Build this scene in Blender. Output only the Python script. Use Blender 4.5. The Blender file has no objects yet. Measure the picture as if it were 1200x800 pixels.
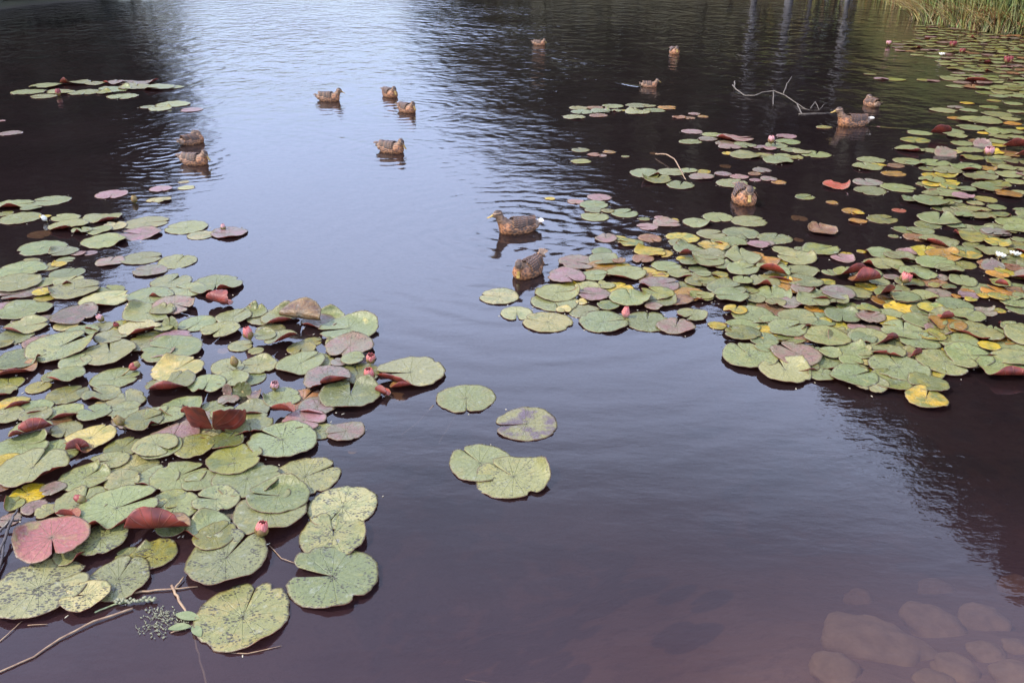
import bpy, bmesh, math, random
import numpy as np
from mathutils import Vector, Matrix, Euler, noise
R = math.radians
PI = math.pi
random.seed(7)
np.random.seed(7)
scene = bpy.context.scene
col = scene.collection

# ------------------------------------------------------------------ camera
CAM_H, PITCH, F = 2.0, R(26), 1000.0
cam_data = bpy.data.cameras.new('camera')
cam_data.lens = 30.0
cam_data.sensor_width = 36.0
cam_data.clip_start = 0.05
cam_data.clip_end = 3000
cam = bpy.data.objects.new('camera', cam_data)
cam.location = (0, 0, CAM_H)
cam.rotation_euler = (R(90) - PITCH, 0, 0)
col.objects.link(cam)
scene.camera = cam

# ------------------------------------------------------------------ sky and sun
SUN_EL, SUN_AZ = R(50), R(-100)      # azimuth measured from +Y towards +X
world = bpy.data.worlds.new('World')
scene.world = world
world.use_nodes = True
wt = world.node_tree
wt.nodes.clear()
wo = wt.nodes.new('ShaderNodeOutputWorld')
wb = wt.nodes.new('ShaderNodeBackground')
sky = wt.nodes.new('ShaderNodeTexSky')
sky.sky_type = 'NISHITA'
sky.sun_disc = False
sky.sun_elevation = SUN_EL
sky.sun_rotation = SUN_AZ
sky.air_density = 1.0
sky.dust_density = 1.2
sky.ozone_density = 2.0
wtc = wt.nodes.new('ShaderNodeTexCoord')
wmap = wt.nodes.new('ShaderNodeMapping')
wmap.inputs['Scale'].default_value = (1, 1, 2.2)
wn = wt.nodes.new('ShaderNodeTexNoise')
wn.inputs['Scale'].default_value = 1.7
wn.inputs['Detail'].default_value = 6
wn.inputs['Roughness'].default_value = 0.55
wr = wt.nodes.new('ShaderNodeMapRange')
wr.inputs['From Min'].default_value = 0.30
wr.inputs['From Max'].default_value = 0.65
wr.inputs['To Min'].default_value = -0.12
wr.inputs['To Max'].default_value = 0.12
# a bright bank of thin cloud low in the sky, thinner veil above it
wsep = wt.nodes.new('ShaderNodeSeparateXYZ')
wramp = wt.nodes.new('ShaderNodeValToRGB')
el = wramp.color_ramp.elements
el[0].position = 0.05; el[0].color = (.12, .12, .12, 1)
el[1].position = 1.0; el[1].color = (.16, .16, .16, 1)
for pos_, v_ in ((.16, .28), (.27, .50), (.40, .92), (.50, .95), (.60, .50), (.76, .42)):
    e_ = el.new(pos_); e_.color = (v_, v_, v_, 1)
wadd = wt.nodes.new('ShaderNodeMath'); wadd.operation = 'ADD'; wadd.use_clamp = True
wmix = wt.nodes.new('ShaderNodeMixRGB')
wmix.inputs['Color2'].default_value = (17.6, 20.6, 30.0, 1)
wt.links.new(wtc.outputs['Generated'], wmap.inputs['Vector'])
wt.links.new(wmap.outputs[0], wn.inputs['Vector'])
wt.links.new(wn.outputs[0], wr.inputs['Value'])
wt.links.new(wtc.outputs['Generated'], wsep.inputs[0])
wt.links.new(wsep.outputs[2], wramp.inputs[0])
wt.links.new(wramp.outputs[0], wadd.inputs[0])
wt.links.new(wr.outputs[0], wadd.inputs[1])
wt.links.new(wadd.outputs[0], wmix.inputs['Fac'])
wt.links.new(sky.outputs[0], wmix.inputs['Color1'])
wt.links.new(wmix.outputs[0], wb.inputs['Color'])
wb.inputs['Strength'].default_value = 0.12
wt.links.new(wb.outputs[0], wo.inputs['Surface'])

sun_data = bpy.data.lights.new('sun', 'SUN')
sun_data.energy = 4.2
sun_data.angle = R(0.6)
sun_data.color = (1.0, 0.90, 0.75)
sun = bpy.data.objects.new('sun', sun_data)
sdir = Vector((math.sin(SUN_AZ) * math.cos(SUN_EL), math.cos(SUN_AZ) * math.cos(SUN_EL), math.sin(SUN_EL)))
sun.rotation_euler = sdir.to_track_quat('Z', 'Y').to_euler()
sun.location = (0, 0, 30)
col.objects.link(sun)

scene.view_settings.view_transform = 'Standard'
scene.view_settings.look = 'None'
scene.view_settings.exposure = 0.55
scene.view_settings.gamma = 1.0

# ------------------------------------------------------------------ geometry of the view: a pixel to a point on a level
FW = Vector((0, math.cos(PITCH), -math.sin(PITCH)))
UP = Vector((0, math.sin(PITCH), math.cos(PITCH)))

def ray(px, py):
    return FW + UP * ((400 - py) / F) + Vector(((px - 600) / F, 0, 0))

def at(px, py, z=0.0):
    d = ray(px, py)
    t = (z - CAM_H) / d.z
    return Vector((d.x * t, d.y * t, z))

def ppm(py):                                     # pixels per metre across the view at the water, on row py
    d = ray(600, py)
    return F / (CAM_H / -d.z)

def mirrored(px, py, dist):                      # the point at a ground distance that the water shows at this pixel
    d = ray(px, py)
    hd = math.hypot(d.x, d.y)
    return Vector((d.x / hd * dist, d.y / hd * dist, dist * (-d.z) / hd - CAM_H))

# ------------------------------------------------------------------ tagging and linking
def tag(o, label=None, cat=None, group=None, kind=None):
    if label: o['label'] = label
    if cat: o['category'] = cat
    if group: o['group'] = group
    if kind: o['kind'] = kind
    return o

def link(name, mesh, mats=(), parent=None, loc=(0, 0, 0), rot=(0, 0, 0), smooth=True):
    o = bpy.data.objects.new(name, mesh)
    for m in mats:
        if mesh is not None and len(mesh.materials) < len(mats): mesh.materials.append(m)
    if smooth and mesh is not None:
        mesh.polygons.foreach_set('use_smooth', [True] * len(mesh.polygons))
    col.objects.link(o)
    o.location = loc
    o.rotation_euler = rot
    if parent: o.parent = parent
    return o

def empty(name, loc=(0, 0, 0), rot=(0, 0, 0)):
    o = bpy.data.objects.new(name, None)
    o.empty_display_size = 0.05
    o.location = loc
    o.rotation_euler = rot
    col.objects.link(o)
    return o

def mesh_from(verts, faces, name='shape'):
    me = bpy.data.meshes.new(name)
    me.from_pydata([tuple(v) for v in verts], [], faces)
    me.update()
    return me

def tube(points, radii, n=8):
    """verts, faces of a tube through points"""
    V, Fc = [], []
    pts = [Vector(p) for p in points]
    for i, p in enumerate(pts):
        a = pts[max(i - 1, 0)]; b = pts[min(i + 1, len(pts) - 1)]
        t = (b - a).normalized()
        u = t.cross(Vector((0, 0, 1)))
        if u.length < 1e-3: u = t.cross(Vector((1, 0, 0)))
        u.normalize(); w = t.cross(u)
        for k in range(n):
            an = 2 * PI * k / n
            V.append(p + (u * math.cos(an) + w * math.sin(an)) * radii[i])
    for i in range(len(pts) - 1):
        for k in range(n):
            Fc.append((i * n + k, i * n + (k + 1) % n, (i + 1) * n + (k + 1) % n, (i + 1) * n + k))
    Fc.append(tuple(range(n))[::-1])
    Fc.append(tuple((len(pts) - 1) * n + k for k in range(n)))
    return V, Fc

def merge(parts):
    V, Fc = [], []
    for v, f in parts:
        b = len(V)
        V += list(v)
        Fc += [tuple(i + b for i in q) for q in f]
    return V, Fc

# ------------------------------------------------------------------ node helpers
class NT:
    def __init__(self, name):
        self.m = bpy.data.materials.new(name)
        self.m.use_nodes = True
        self.t = self.m.node_tree
        self.t.nodes.clear()
        self.out = self.t.nodes.new('ShaderNodeOutputMaterial')
    def n(self, typ, **kw):
        nd = self.t.nodes.new('ShaderNode' + typ)
        for k, v in kw.items():
            if k in nd.inputs.keys(): nd.inputs[k].default_value = v
            else: setattr(nd, k, v)
        return nd
    def l(self, a, b): self.t.links.new(a, b)
    def val(self, x, sock):
        if hasattr(x, 'links'): self.l(x, sock)
        else: sock.default_value = x
    def math(self, op, a, b=0.0, c=None, clamp=False):
        nd = self.t.nodes.new('ShaderNodeMath'); nd.operation = op; nd.use_clamp = clamp
        self.val(a, nd.inputs[0]); self.val(b, nd.inputs[1])
        if c is not None: self.val(c, nd.inputs[2])
        return nd.outputs[0]
    def mix(self, f, a, b, bt='MIX'):
        nd = self.t.nodes.new('ShaderNodeMixRGB'); nd.blend_type = bt
        self.val(f, nd.inputs[0]); self.val(a, nd.inputs[1]); self.val(b, nd.inputs[2])
        return nd.outputs[0]
    def mr(self, v, a, b, c=0.0, d=1.0):
        nd = self.t.nodes.new('ShaderNodeMapRange')
        self.val(v, nd.inputs[0])
        for i, x in enumerate((a, b, c, d)): self.val(x, nd.inputs[i + 1])
        return nd.outputs[0]
    def noise(self, vec, scale, detail=3, rough=0.5):
        nd = self.n('TexNoise', Scale=scale, Detail=detail, Roughness=rough)
        if vec is not None: self.l(vec, nd.inputs['Vector'])
        return nd.outputs[0]
    def scaled(self, vec, s, loc=(0, 0, 0), rot=(0, 0, 0)):
        nd = self.n('Mapping'); nd.inputs['Scale'].default_value = s
        nd.inputs['Location'].default_value = loc; nd.inputs['Rotation'].default_value = rot
        self.l(vec, nd.inputs['Vector'])
        return nd.outputs[0]

def simple_mat(name, c1, c2, scale=12, rough=0.6, bump=0.3, coords='Object', transl=0.0, stretch=(1, 1, 1), spec=0.4):
    g = NT(name)
    tc = g.n('TexCoord')
    v = g.scaled(tc.outputs[coords], stretch)
    nz = g.noise(v, scale, 6, 0.6)
    c = g.mix(g.mr(nz, 0.35, 0.65), (*c1, 1), (*c2, 1))
    p = g.n('BsdfPrincipled', Roughness=rough)
    p.inputs['Specular IOR Level'].default_value = spec
    g.l(c, p.inputs['Base Color'])
    if bump:
        b = g.n('Bump', Strength=bump, Distance=0.01)
        g.l(nz, b.inputs['Height']); g.l(b.outputs[0], p.inputs['Normal'])
    if transl:
        tr = g.n('BsdfTranslucent'); g.l(c, tr.inputs['Color'])
        ms = g.n('MixShader'); ms.inputs[0].default_value = transl
        g.l(p.outputs[0], ms.inputs[1]); g.l(tr.outputs[0], ms.inputs[2])
        g.l(ms.outputs[0], g.out.inputs['Surface'])
    else:
        g.l(p.outputs[0], g.out.inputs['Surface'])
    return g.m

# ------------------------------------------------------------------ ducks: where they are (needed by the ripples of the water too)
# px, py (waterline centre), facing in degrees on the water (0 = right, 90 = away), pose, scale
DUCKS = [
 (386, 118, -8, 'alert_low', 0.82, 'brown duck swimming right on bright water, leftmost of the four in mid-pond'),
 (457, 113, -52, 'rest', 0.8, 'brown duck with yellow bill lowered, the rear one of the close pair in bright water'),
 (477, 131, -42, 'rest', 0.76, 'brown duck with yellow bill lowered, the front one of the close pair in bright water'),
 (459, 178, -22, 'rest', 0.78, 'brown duck with white tail tip swimming right, nearest of the four in mid-pond'),
 (226, 168, 50, 'sleep', 0.74, 'brown duck hunched with head tucked away, directly behind another duck at the dark edge'),
 (229, 192, -12, 'rest', 0.76, 'brown duck with low head just in front of the hunched duck on the left'),
 (606, 271, 197, 'alert', 0.78, 'large female mallard with raised head, yellow bill and white tail, facing left in open water'),
 (619, 321, 232, 'preen', 0.74, 'brown duck with lowered head and raised tail beside the right-hand lily pads'),
 (632, 53, -20, 'rest', 0.68, 'tiny distant brown duck at the sparkling ripples near the top of the pond'),
 (790, 63, -80, 'rest', 0.8, 'small distant pale brown duck seen head-on in dark water near the top'),
 (761, 102, -15, 'alert_low', 0.6, 'small brown duck trailing a pale wake above the short row of pads in dark water'),
 (1021, 124, 100, 'sleep', 0.76, 'round brown resting duck behind the mallard at upper right'),
 (998, 147, 185, 'alert', 0.92, 'light brown duck with upright neck swimming left beside the sunken branch'),
 (871, 236, -88, 'rest', 0.9, 'brown duck facing the viewer with dark crown and yellow bill among the right-hand pads'),
]

# ------------------------------------------------------------------ water
def water_material():
    g = NT('pond_water')
    geo = g.n('NewGeometry')
    pos = geo.outputs['Position']
    sep = g.n('SeparateXYZ'); g.l(pos, sep.inputs[0])
    X, Y = sep.outputs[0], sep.outputs[1]
    far = g.mr(Y, 3.6, 11.0, 0.06, 1.0)
    patch = g.mr(g.noise(g.scaled(pos, (0.35, 0.2, 1)), 1.0, 3), 0.35, 0.65, 0.35, 1.3)
    amp = g.math('MULTIPLY', g.math('MULTIPLY', far, patch), g.mr(Y, 13.0, 22.0, 1.0, 1.9))
    w1 = g.math('SUBTRACT', g.noise(g.scaled(pos, (1.0, 1.25, 1), rot=(0, 0, R(8))), 5.0, 2, 0.5), 0.5)
    w2 = g.math('SUBTRACT', g.noise(g.scaled(pos, (1.0, 1.5, 1), rot=(0, 0, R(-14))), 12.0, 3, 0.6), 0.5)
    h = g.math('ADD', g.math('MULTIPLY', w1, 0.0085), g.math('MULTIPLY', w2, 0.0032))
    h = g.math('MULTIPLY', h, amp)
    # gentle breeze ripples everywhere, very low
    w4 = g.math('SUBTRACT', g.noise(g.scaled(pos, (1.0, .8, 1), rot=(0, 0, R(30))), 2.4, 2, 0.6), 0.5)
    h = g.math('ADD', h, g.math('MULTIPLY', g.math('MULTIPLY', w4, patch), g.mr(Y, 6.0, 20.0, 0.0, 0.075)))
    w3 = g.math('SUBTRACT', g.noise(g.scaled(pos, (1.0, 2.4, 1), rot=(0, 0, R(20))), 7.0, 3, 0.55), 0.5)
    h = g.math('ADD', h, g.math('MULTIPLY', w3, 0.0009))
    # rings spreading from swimming ducks
    breeze = g.mr(g.math('SQRT', g.math('ADD', g.math('POWER', g.math('SUBTRACT', X, at(1120, 545).x), 2.0), g.math('POWER', g.math('SUBTRACT', Y, at(1120, 545).y), 2.0))), .15, .7, 1.0, 0.0)
    h = g.math('ADD', h, g.math('MULTIPLY', g.math('MULTIPLY', w2, breeze), 0.0016))
    rings = [(604, 268, .15, .7, .0020), (640, 300, .15, .7, .0010), (459, 176, .15, .6, .0018), (185, 178, .15, .8, .0014),
             (617, 318, .24, 1.3, .0013), (228, 190, .12, .40, .0016), (470, 128, .16, .7, .0022), (1000, 145, .14, .5, .0012),
             (761, 100, .16, .5, .0014), (386, 117, .14, .5, .0018), (690, 245, .13, .7, .0007)]
    wob = g.math('MULTIPLY', g.math('SUBTRACT', g.noise(pos, 2.2, 2), 0.5), 0.22)
    for px, py, lam, L, A in rings:
        c = at(px, py)
        dx = g.math('SUBTRACT', X, c.x); dy = g.math('SUBTRACT', Y, c.y)
        d = g.math('SQRT', g.math('ADD', g.math('MULTIPLY', dx, dx), g.math('MULTIPLY', dy, dy)))
        s = g.math('SINE', g.math('MULTIPLY', g.math('ADD', d, wob), 2 * PI / lam))
        e = g.math('EXPONENT', g.math('MULTIPLY', d, -1.0 / L))
        h = g.math('ADD', h, g.math('MULTIPLY', g.math('MULTIPLY', s, e), A))
    # the wakes that three ducks trail
    for (xa, ya), (xb, yb), A, wd in (((452, 175), (330, 146), .0030, .05), ((752, 102), (712, 95), .012, .05), ((1022, 149), (1075, 152), .008, .05), ((620, 262), (690, 238), .0015, .05)):
        a, b = at(xa, ya), at(xb, yb); L = (b - a).length; u = (b - a) / L
        dx = g.math('SUBTRACT', X, a.x); dy = g.math('SUBTRACT', Y, a.y)
        along = g.math('ADD', g.math('MULTIPLY', dx, u.x), g.math('MULTIPLY', dy, u.y))
        across = g.math('ADD', g.math('SUBTRACT', g.math('MULTIPLY', dy, u.x), g.math('MULTIPLY', dx, u.y)), g.math('MULTIPLY', wob, .4))
        win = g.math('MULTIPLY', g.mr(along, -.05, .1), g.mr(along, L * .5, L, 1, 0))
        e = g.math('EXPONENT', g.math('MULTIPLY', g.math('POWER', g.math('DIVIDE', across, wd), 2.0), -1.0))
        h = g.math('ADD', h, g.math('MULTIPLY', g.math('MULTIPLY', e, win), A))
    bump = g.n('Bump', Strength=1.0, Distance=1.0)
    g.l(h, bump.inputs['Height'])
    fr = g.n('Fresnel', IOR=1.333)
    g.l(bump.outputs[0], fr.inputs['Normal'])
    gl = g.n('BsdfGlossy', Roughness=0.03)
    gl.inputs['Color'].default_value = (1, 1, 1, 1)
    g.l(bump.outputs[0], gl.inputs['Normal'])
    # cloudy brown water body: part lets the bed show, part is fine suspended peat
    tr = g.n('BsdfTransparent')
    murk = g.n('BsdfDiffuse')
    mc = g.mix(g.mr(g.noise(g.scaled(pos, (.6, .6, 1)), 1.5, 4), 0.35, 0.65), (0.0120, 0.0080, 0.0085, 1), (0.0160, 0.0105, 0.0110, 1))
    # murk colour goes lighter and redder towards the near shore
    near_murk = g.mr(Y, 1.5, 2.9, 1.0, 0.0)
    mc = g.mix(near_murk, mc, g.mix(g.mr(g.noise(pos, 1.1, 5, .65), .35, .65), (.033, .0165, .022, 1), (.050, .0255, .029, 1)))
    g.l(mc, murk.inputs['Color'])
    body = g.n('MixShader'); body.inputs[0].default_value = 0.58
    g.l(tr.outputs[0], body.inputs[1]); g.l(murk.outputs[0], body.inputs[2])
    ms = g.n('MixShader')
    g.l(fr.outputs[0], ms.inputs[0]); g.l(body.outputs[0], ms.inputs[1]); g.l(gl.outputs[0], ms.inputs[2])
    g.l(ms.outputs[0], g.out.inputs['Surface'])
    ab = g.n('VolumeAbsorption', Density=0.95)
    ab.inputs['Color'].default_value = (0.52, 0.40, 0.36, 1)
    g.l(ab.outputs[0], g.out.inputs['Volume'])
    return g.m

WM = water_material()
wx, wy0, wy1 = 120.0, -3.0, 170.0
wv = [(-wx, wy0, -4), (wx, wy0, -4), (wx, wy1, -4), (-wx, wy1, -4), (-wx, wy0, 0), (wx, wy0, 0), (wx, wy1, 0), (-wx, wy1, 0)]
wf = [(3, 2, 1, 0), (4, 5, 6, 7), (0, 1, 5, 4), (1, 2, 6, 5), (2, 3, 7, 6), (3, 0, 4, 7)]
tag(link('water', mesh_from(wv, wf), [WM], smooth=False), kind='structure', label='still dark pond water reflecting pale blue sky and trees')

# ------------------------------------------------------------------ ground: pond bed, banks and land to the horizon
def shore(az):                                    # distance of the far shore by azimuth in degrees (0 ahead, + right)
    pts = [(-180, 2.2), (-120, 2.5), (-95, 5), (-75, 12), (-45, 20), (-30, 27), (-24, 30), (-20, 60), (-14, 120), (-7, 120), (-3, 60), (2, 40), (10, 34), (20, 31.0), (23.9, 29.0), (25.9, at(1072, 20).length + .5), (28.5, at(1140, 33).length + .4), (31, at(1200, 40).length + .4),
           (40, 15), (60, 11), (80, 7), (100, 4), (130, 2.4), (180, 2.2)]
    for (a, b), (c, d) in zip(pts, pts[1:]):
        if a <= az <= c:
            return b + (d - b) * (az - a) / (c - a)
    return 2.2

def ground_z(x, y):
    r = math.hypot(x, y)
    az = math.degrees(math.atan2(x, y))
    D = shore(az)
    n = noise.noise(Vector((x * .9, y * .9, 0)))
    if r > D:
        o = r - D
        return 0.02 + min(0.5, o * 0.12) + min(4, max(0, o - 10) * 0.03) + 0.06 * n + 0.6 * noise.noise(Vector((x * .03, y * .03, 4))) * min(1, o / 20)
    depth = min(1.9, (D - r) * 0.35)
    near = 0.20 + 0.08 * max(0, y) + max(0, 1.25 - x) * 0.30 + max(0, y - 2.1) * .5 + .05 * noise.noise(Vector((x * 2.2, y * 2.2, 7)))
    if y < 0: near = 0.2
    return -min(depth, near) + 0.03 * n * min(1, (D - r))

nr, na = 110, 220
V, Fc = [(0, 0, ground_z(0, 0.01))], []
for i in range(nr):
    rr = 0.15 * (1.082 ** i) + i * 0.04
    for k in range(na):
        a = 2 * PI * k / na - PI
        x, y = rr * math.sin(a), rr * math.cos(a)
        V.append((x, y, ground_z(x, y)))
for k in range(na): Fc.append((0, 1 + (k + 1) % na, 1 + k))
for i in range(nr - 1):
    for k in range(na):
        a = 1 + i * na + k; b = 1 + i * na + (k + 1) % na
        Fc.append((a, b, b + na, a + na))
def ground_material():
    g = NT('bank_and_bed')
    geo = g.n('NewGeometry'); pos = geo.outputs['Position']
    sep = g.n('SeparateXYZ'); g.l(pos, sep.inputs[0])
    n1 = g.noise(pos, 1.3, 6, 0.6); n2 = g.noise(pos, 9, 6, 0.65)
    mud = g.mix(g.mr(n1, 0.35, 0.65), (0.26, 0.16, 0.11, 1), (0.44, 0.29, 0.20, 1))
    mud = g.mix(g.mr(n2, 0.5, 0.8), mud, (0.16, 0.10, 0.085, 1))
    grass = g.mix(g.mr(n1, 0.3, 0.7), (0.022, 0.022, 0.010, 1), (0.045, 0.042, 0.018, 1))
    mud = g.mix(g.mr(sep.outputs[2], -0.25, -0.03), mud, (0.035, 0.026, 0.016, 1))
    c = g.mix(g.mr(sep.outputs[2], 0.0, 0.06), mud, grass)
    p = g.n('BsdfPrincipled', Roughness=0.95); g.l(c, p.inputs['Base Color'])
    b = g.n('Bump', Strength=0.6, Distance=0.03); g.l(n2, b.inputs['Height']); g.l(b.outputs[0], p.inputs['Normal'])
    g.l(p.outputs[0], g.out.inputs['Surface'])
    return g.m
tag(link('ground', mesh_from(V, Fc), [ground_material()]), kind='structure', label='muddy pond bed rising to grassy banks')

# ------------------------------------------------------------------ lily pads
def pad_material():
    g = NT('lily_pad_top')
    geo = g.n('NewGeometry'); pos = geo.outputs['Position']
    at1 = g.n('Attribute', attribute_name='tint'); at2 = g.n('Attribute', attribute_name='tint2')
    uv = g.n('UVMap'); s = g.n('SeparateXYZ'); g.l(uv.outputs[0], s.inputs[0])
    ang, rad = s.outputs[0], s.outputs[1]
    cl = g.noise(pos, 13, 5, 0.6)
    clf = g.noise(pos, 70, 4, 0.65)
    mixn = g.math('ADD', g.math('MULTIPLY', cl, 0.78), g.math('MULTIPLY', clf, 0.22))
    thr = g.math('SUBTRACT', 0.72, g.math('MULTIPLY', at1.outputs['Alpha'], 0.42))
    pm = g.mr(mixn, g.math('SUBTRACT', thr, 0.06), g.math('ADD', thr, 0.06))
    c = g.mix(pm, at1.outputs['Color'], at2.outputs['Color'])
    c = g.mix(1.0, c, g.mix(g.mr(clf, 0.3, 0.7), (0.80, 0.80, 0.76, 1), (1.18, 1.16, 1.16, 1)), 'MULTIPLY')
    # veins radiating from the notch
    wav = g.math('ADD', g.math('MULTIPLY', ang, 17.0), g.math('MULTIPLY', clf, 0.35))
    fr = g.math('ABSOLUTE', g.math('SUBTRACT', g.math('FRACT', wav), 0.5))
    vein = g.mr(g.math('MULTIPLY', fr, rad), 0.0, 0.035, 1.0, 0.0)
    vein = g.math('MULTIPLY', vein, g.mr(rad, 0.75, 0.95, 1.0, 0.2))
    c = g.mix(g.math('MULTIPLY', vein, 0.30), c, (0.34, 0.38, 0.20, 1))
    # dark rim, darker dimple at the stalk
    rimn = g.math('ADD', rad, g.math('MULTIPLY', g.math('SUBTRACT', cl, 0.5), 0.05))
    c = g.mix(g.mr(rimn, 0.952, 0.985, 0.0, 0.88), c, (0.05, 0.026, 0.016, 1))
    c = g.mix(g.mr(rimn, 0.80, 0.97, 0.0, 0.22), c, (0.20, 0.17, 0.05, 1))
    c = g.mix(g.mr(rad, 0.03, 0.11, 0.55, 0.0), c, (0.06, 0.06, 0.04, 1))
    # insect marks and rot specks
    vo = g.n('TexVoronoi', Scale=75.0); g.l(g.scaled(pos, (1, 1.7, 1), rot=(0, 0, R(35))), vo.inputs['Vector'])
    gate = g.noise(pos, 22, 3)
    size = g.math('MULTIPLY', g.mr(gate, 0.36, 0.62), g.math('MULTIPLY', at2.outputs['Alpha'], 0.52))
    spot = g.math('LESS_THAN', vo.outputs['Distance'], size)
    c = g.mix(g.math('MULTIPLY', spot, 0.85), c, (0.035, 0.028, 0.018, 1))
    vo2 = g.n('TexVoronoi', Scale=21.0); g.l(pos, vo2.inputs['Vector'])
    spot2 = g.math('LESS_THAN', vo2.outputs['Distance'], g.math('MULTIPLY', at2.outputs['Alpha'], g.mr(clf, .4, .7, 0.02, 0.17)))
    c = g.mix(g.math('MULTIPLY', spot2, 0.7), c, (0.05, 0.035, 0.02, 1))
    # pale dried film
    c = g.mix(g.mr(g.noise(pos, 30, 5, 0.7), 0.58, 0.70, 0, 0.35), c, (0.34, 0.35, 0.30, 1))
    p = g.n('BsdfPrincipled')
    g.l(g.mr(clf, 0.3, 0.7, 0.26, 0.46), p.inputs['Roughness'])
    p.inputs['Specular IOR Level'].default_value = 0.5
    g.l(c, p.inputs['Base Color'])
    hh = g.math('ADD', g.math('MULTIPLY', vein, -0.5), g.math('ADD', g.math('MULTIPLY', clf, 0.8), g.math('MULTIPLY', cl, 2.0)))
    b = g.n('Bump', Strength=0.8, Distance=0.006); g.l(hh, b.inputs['Height']); g.l(b.outputs[0], p.inputs['Normal'])
    tr = g.n('BsdfTranslucent'); g.l(g.mix(1.0, c, (1.1, 1.0, 0.5, 1), 'MULTIPLY'), tr.inputs['Color'])
    ms = g.n('MixShader'); ms.inputs[0].default_value = 0.18
    g.l(p.outputs[0], ms.inputs[1]); g.l(tr.outputs[0], ms.inputs[2])
    g.l(ms.outputs[0], g.out.inputs['Surface'])
    return g.m

PAD_TOP = pad_material()
def underside_material():
    g = NT('lily_pad_underside')
    geo = g.n('NewGeometry'); pos = geo.outputs['Position']
    uv = g.n('UVMap'); s = g.n('SeparateXYZ'); g.l(uv.outputs[0], s.inputs[0])
    ang, rad = s.outputs[0], s.outputs[1]
    fr = g.math('ABSOLUTE', g.math('SUBTRACT', g.math('FRACT', g.math('MULTIPLY', ang, 17.0)), 0.5))
    vein = g.mr(g.math('MULTIPLY', fr, rad), 0.0, 0.06, 1.0, 0.0)
    n1 = g.noise(pos, 18, 4)
    c = g.mix(g.mr(n1, 0.35, 0.65), (0.085, 0.014, 0.010, 1), (0.235, 0.036, 0.018, 1))
    c = g.mix(g.math('MULTIPLY', vein, 0.35), c, (0.30, 0.10, 0.04, 1))
    p = g.n('BsdfPrincipled', Roughness=0.45); g.l(c, p.inputs['Base Color'])
    b = g.n('Bump', Strength=0.6, Distance=0.006); g.l(vein, b.inputs['Height']); g.l(b.outputs[0], p.inputs['Normal'])
    tr = g.n('BsdfTranslucent'); g.l(g.mix(1.0, c, (1.5, 1.0, 0.6, 1), 'MULTIPLY'), tr.inputs['Color'])
    ms = g.n('MixShader'); ms.inputs[0].default_value = 0.2
    g.l(p.outputs[0], ms.inputs[1]); g.l(tr.outputs[0], ms.inputs[2])
    g.l(ms.outputs[0], g.out.inputs['Surface'])
    return g.m
PAD_UNDER = underside_material()
STALK = simple_mat('leaf_stalk', (0.16, 0.09, 0.03), (0.30, 0.24, 0.08), 30, 0.45, 0.1)

# tint, patch tint, patch amount, words
KINDS = {
 'g': ((0.205, 0.240, 0.125), (0.260, 0.270, 0.120), 0.32, 'green'),
 'k': ((0.215, 0.220, 0.050), (0.130, 0.160, 0.070), 0.45, 'olive-yellow'),
 'y': ((0.500, 0.370, 0.022), (0.230, 0.240, 0.040), 0.42, 'bright yellow'),
 'm': ((0.250, 0.285, 0.145), (0.370, 0.360, 0.190), 0.60, 'pale yellow-green'),
 'c': ((0.470, 0.400, 0.170), (0.250, 0.260, 0.100), 0.45, 'cream-yellow'),
 'p': ((0.290, 0.175, 0.235), (0.200, 0.160, 0.150), 0.40, 'purple-pink'),
 'q': ((0.210, 0.195, 0.180), (0.235, 0.150, 0.170), 0.50, 'grey-mauve'),
 'o': ((0.420, 0.220, 0.020), (0.230, 0.130, 0.030), 0.45, 'orange-yellow'),
 'b': ((0.200, 0.095, 0.050), (0.300, 0.170, 0.080), 0.45, 'rusty brown'),
 'r': ((0.420, 0.080, 0.040), (0.300, 0.110, 0.050), 0.40, 'red'),
 'x': ((0.480, 0.370, 0.050), (0.170, 0.210, 0.070), 0.55, 'yellow-blotched'),
 'n': ((0.330, 0.110, 0.115), (0.300, 0.230, 0.090), 0.42, 'rose-pink'),
}
TONE = np.array((.74, .67, .49))
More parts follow.
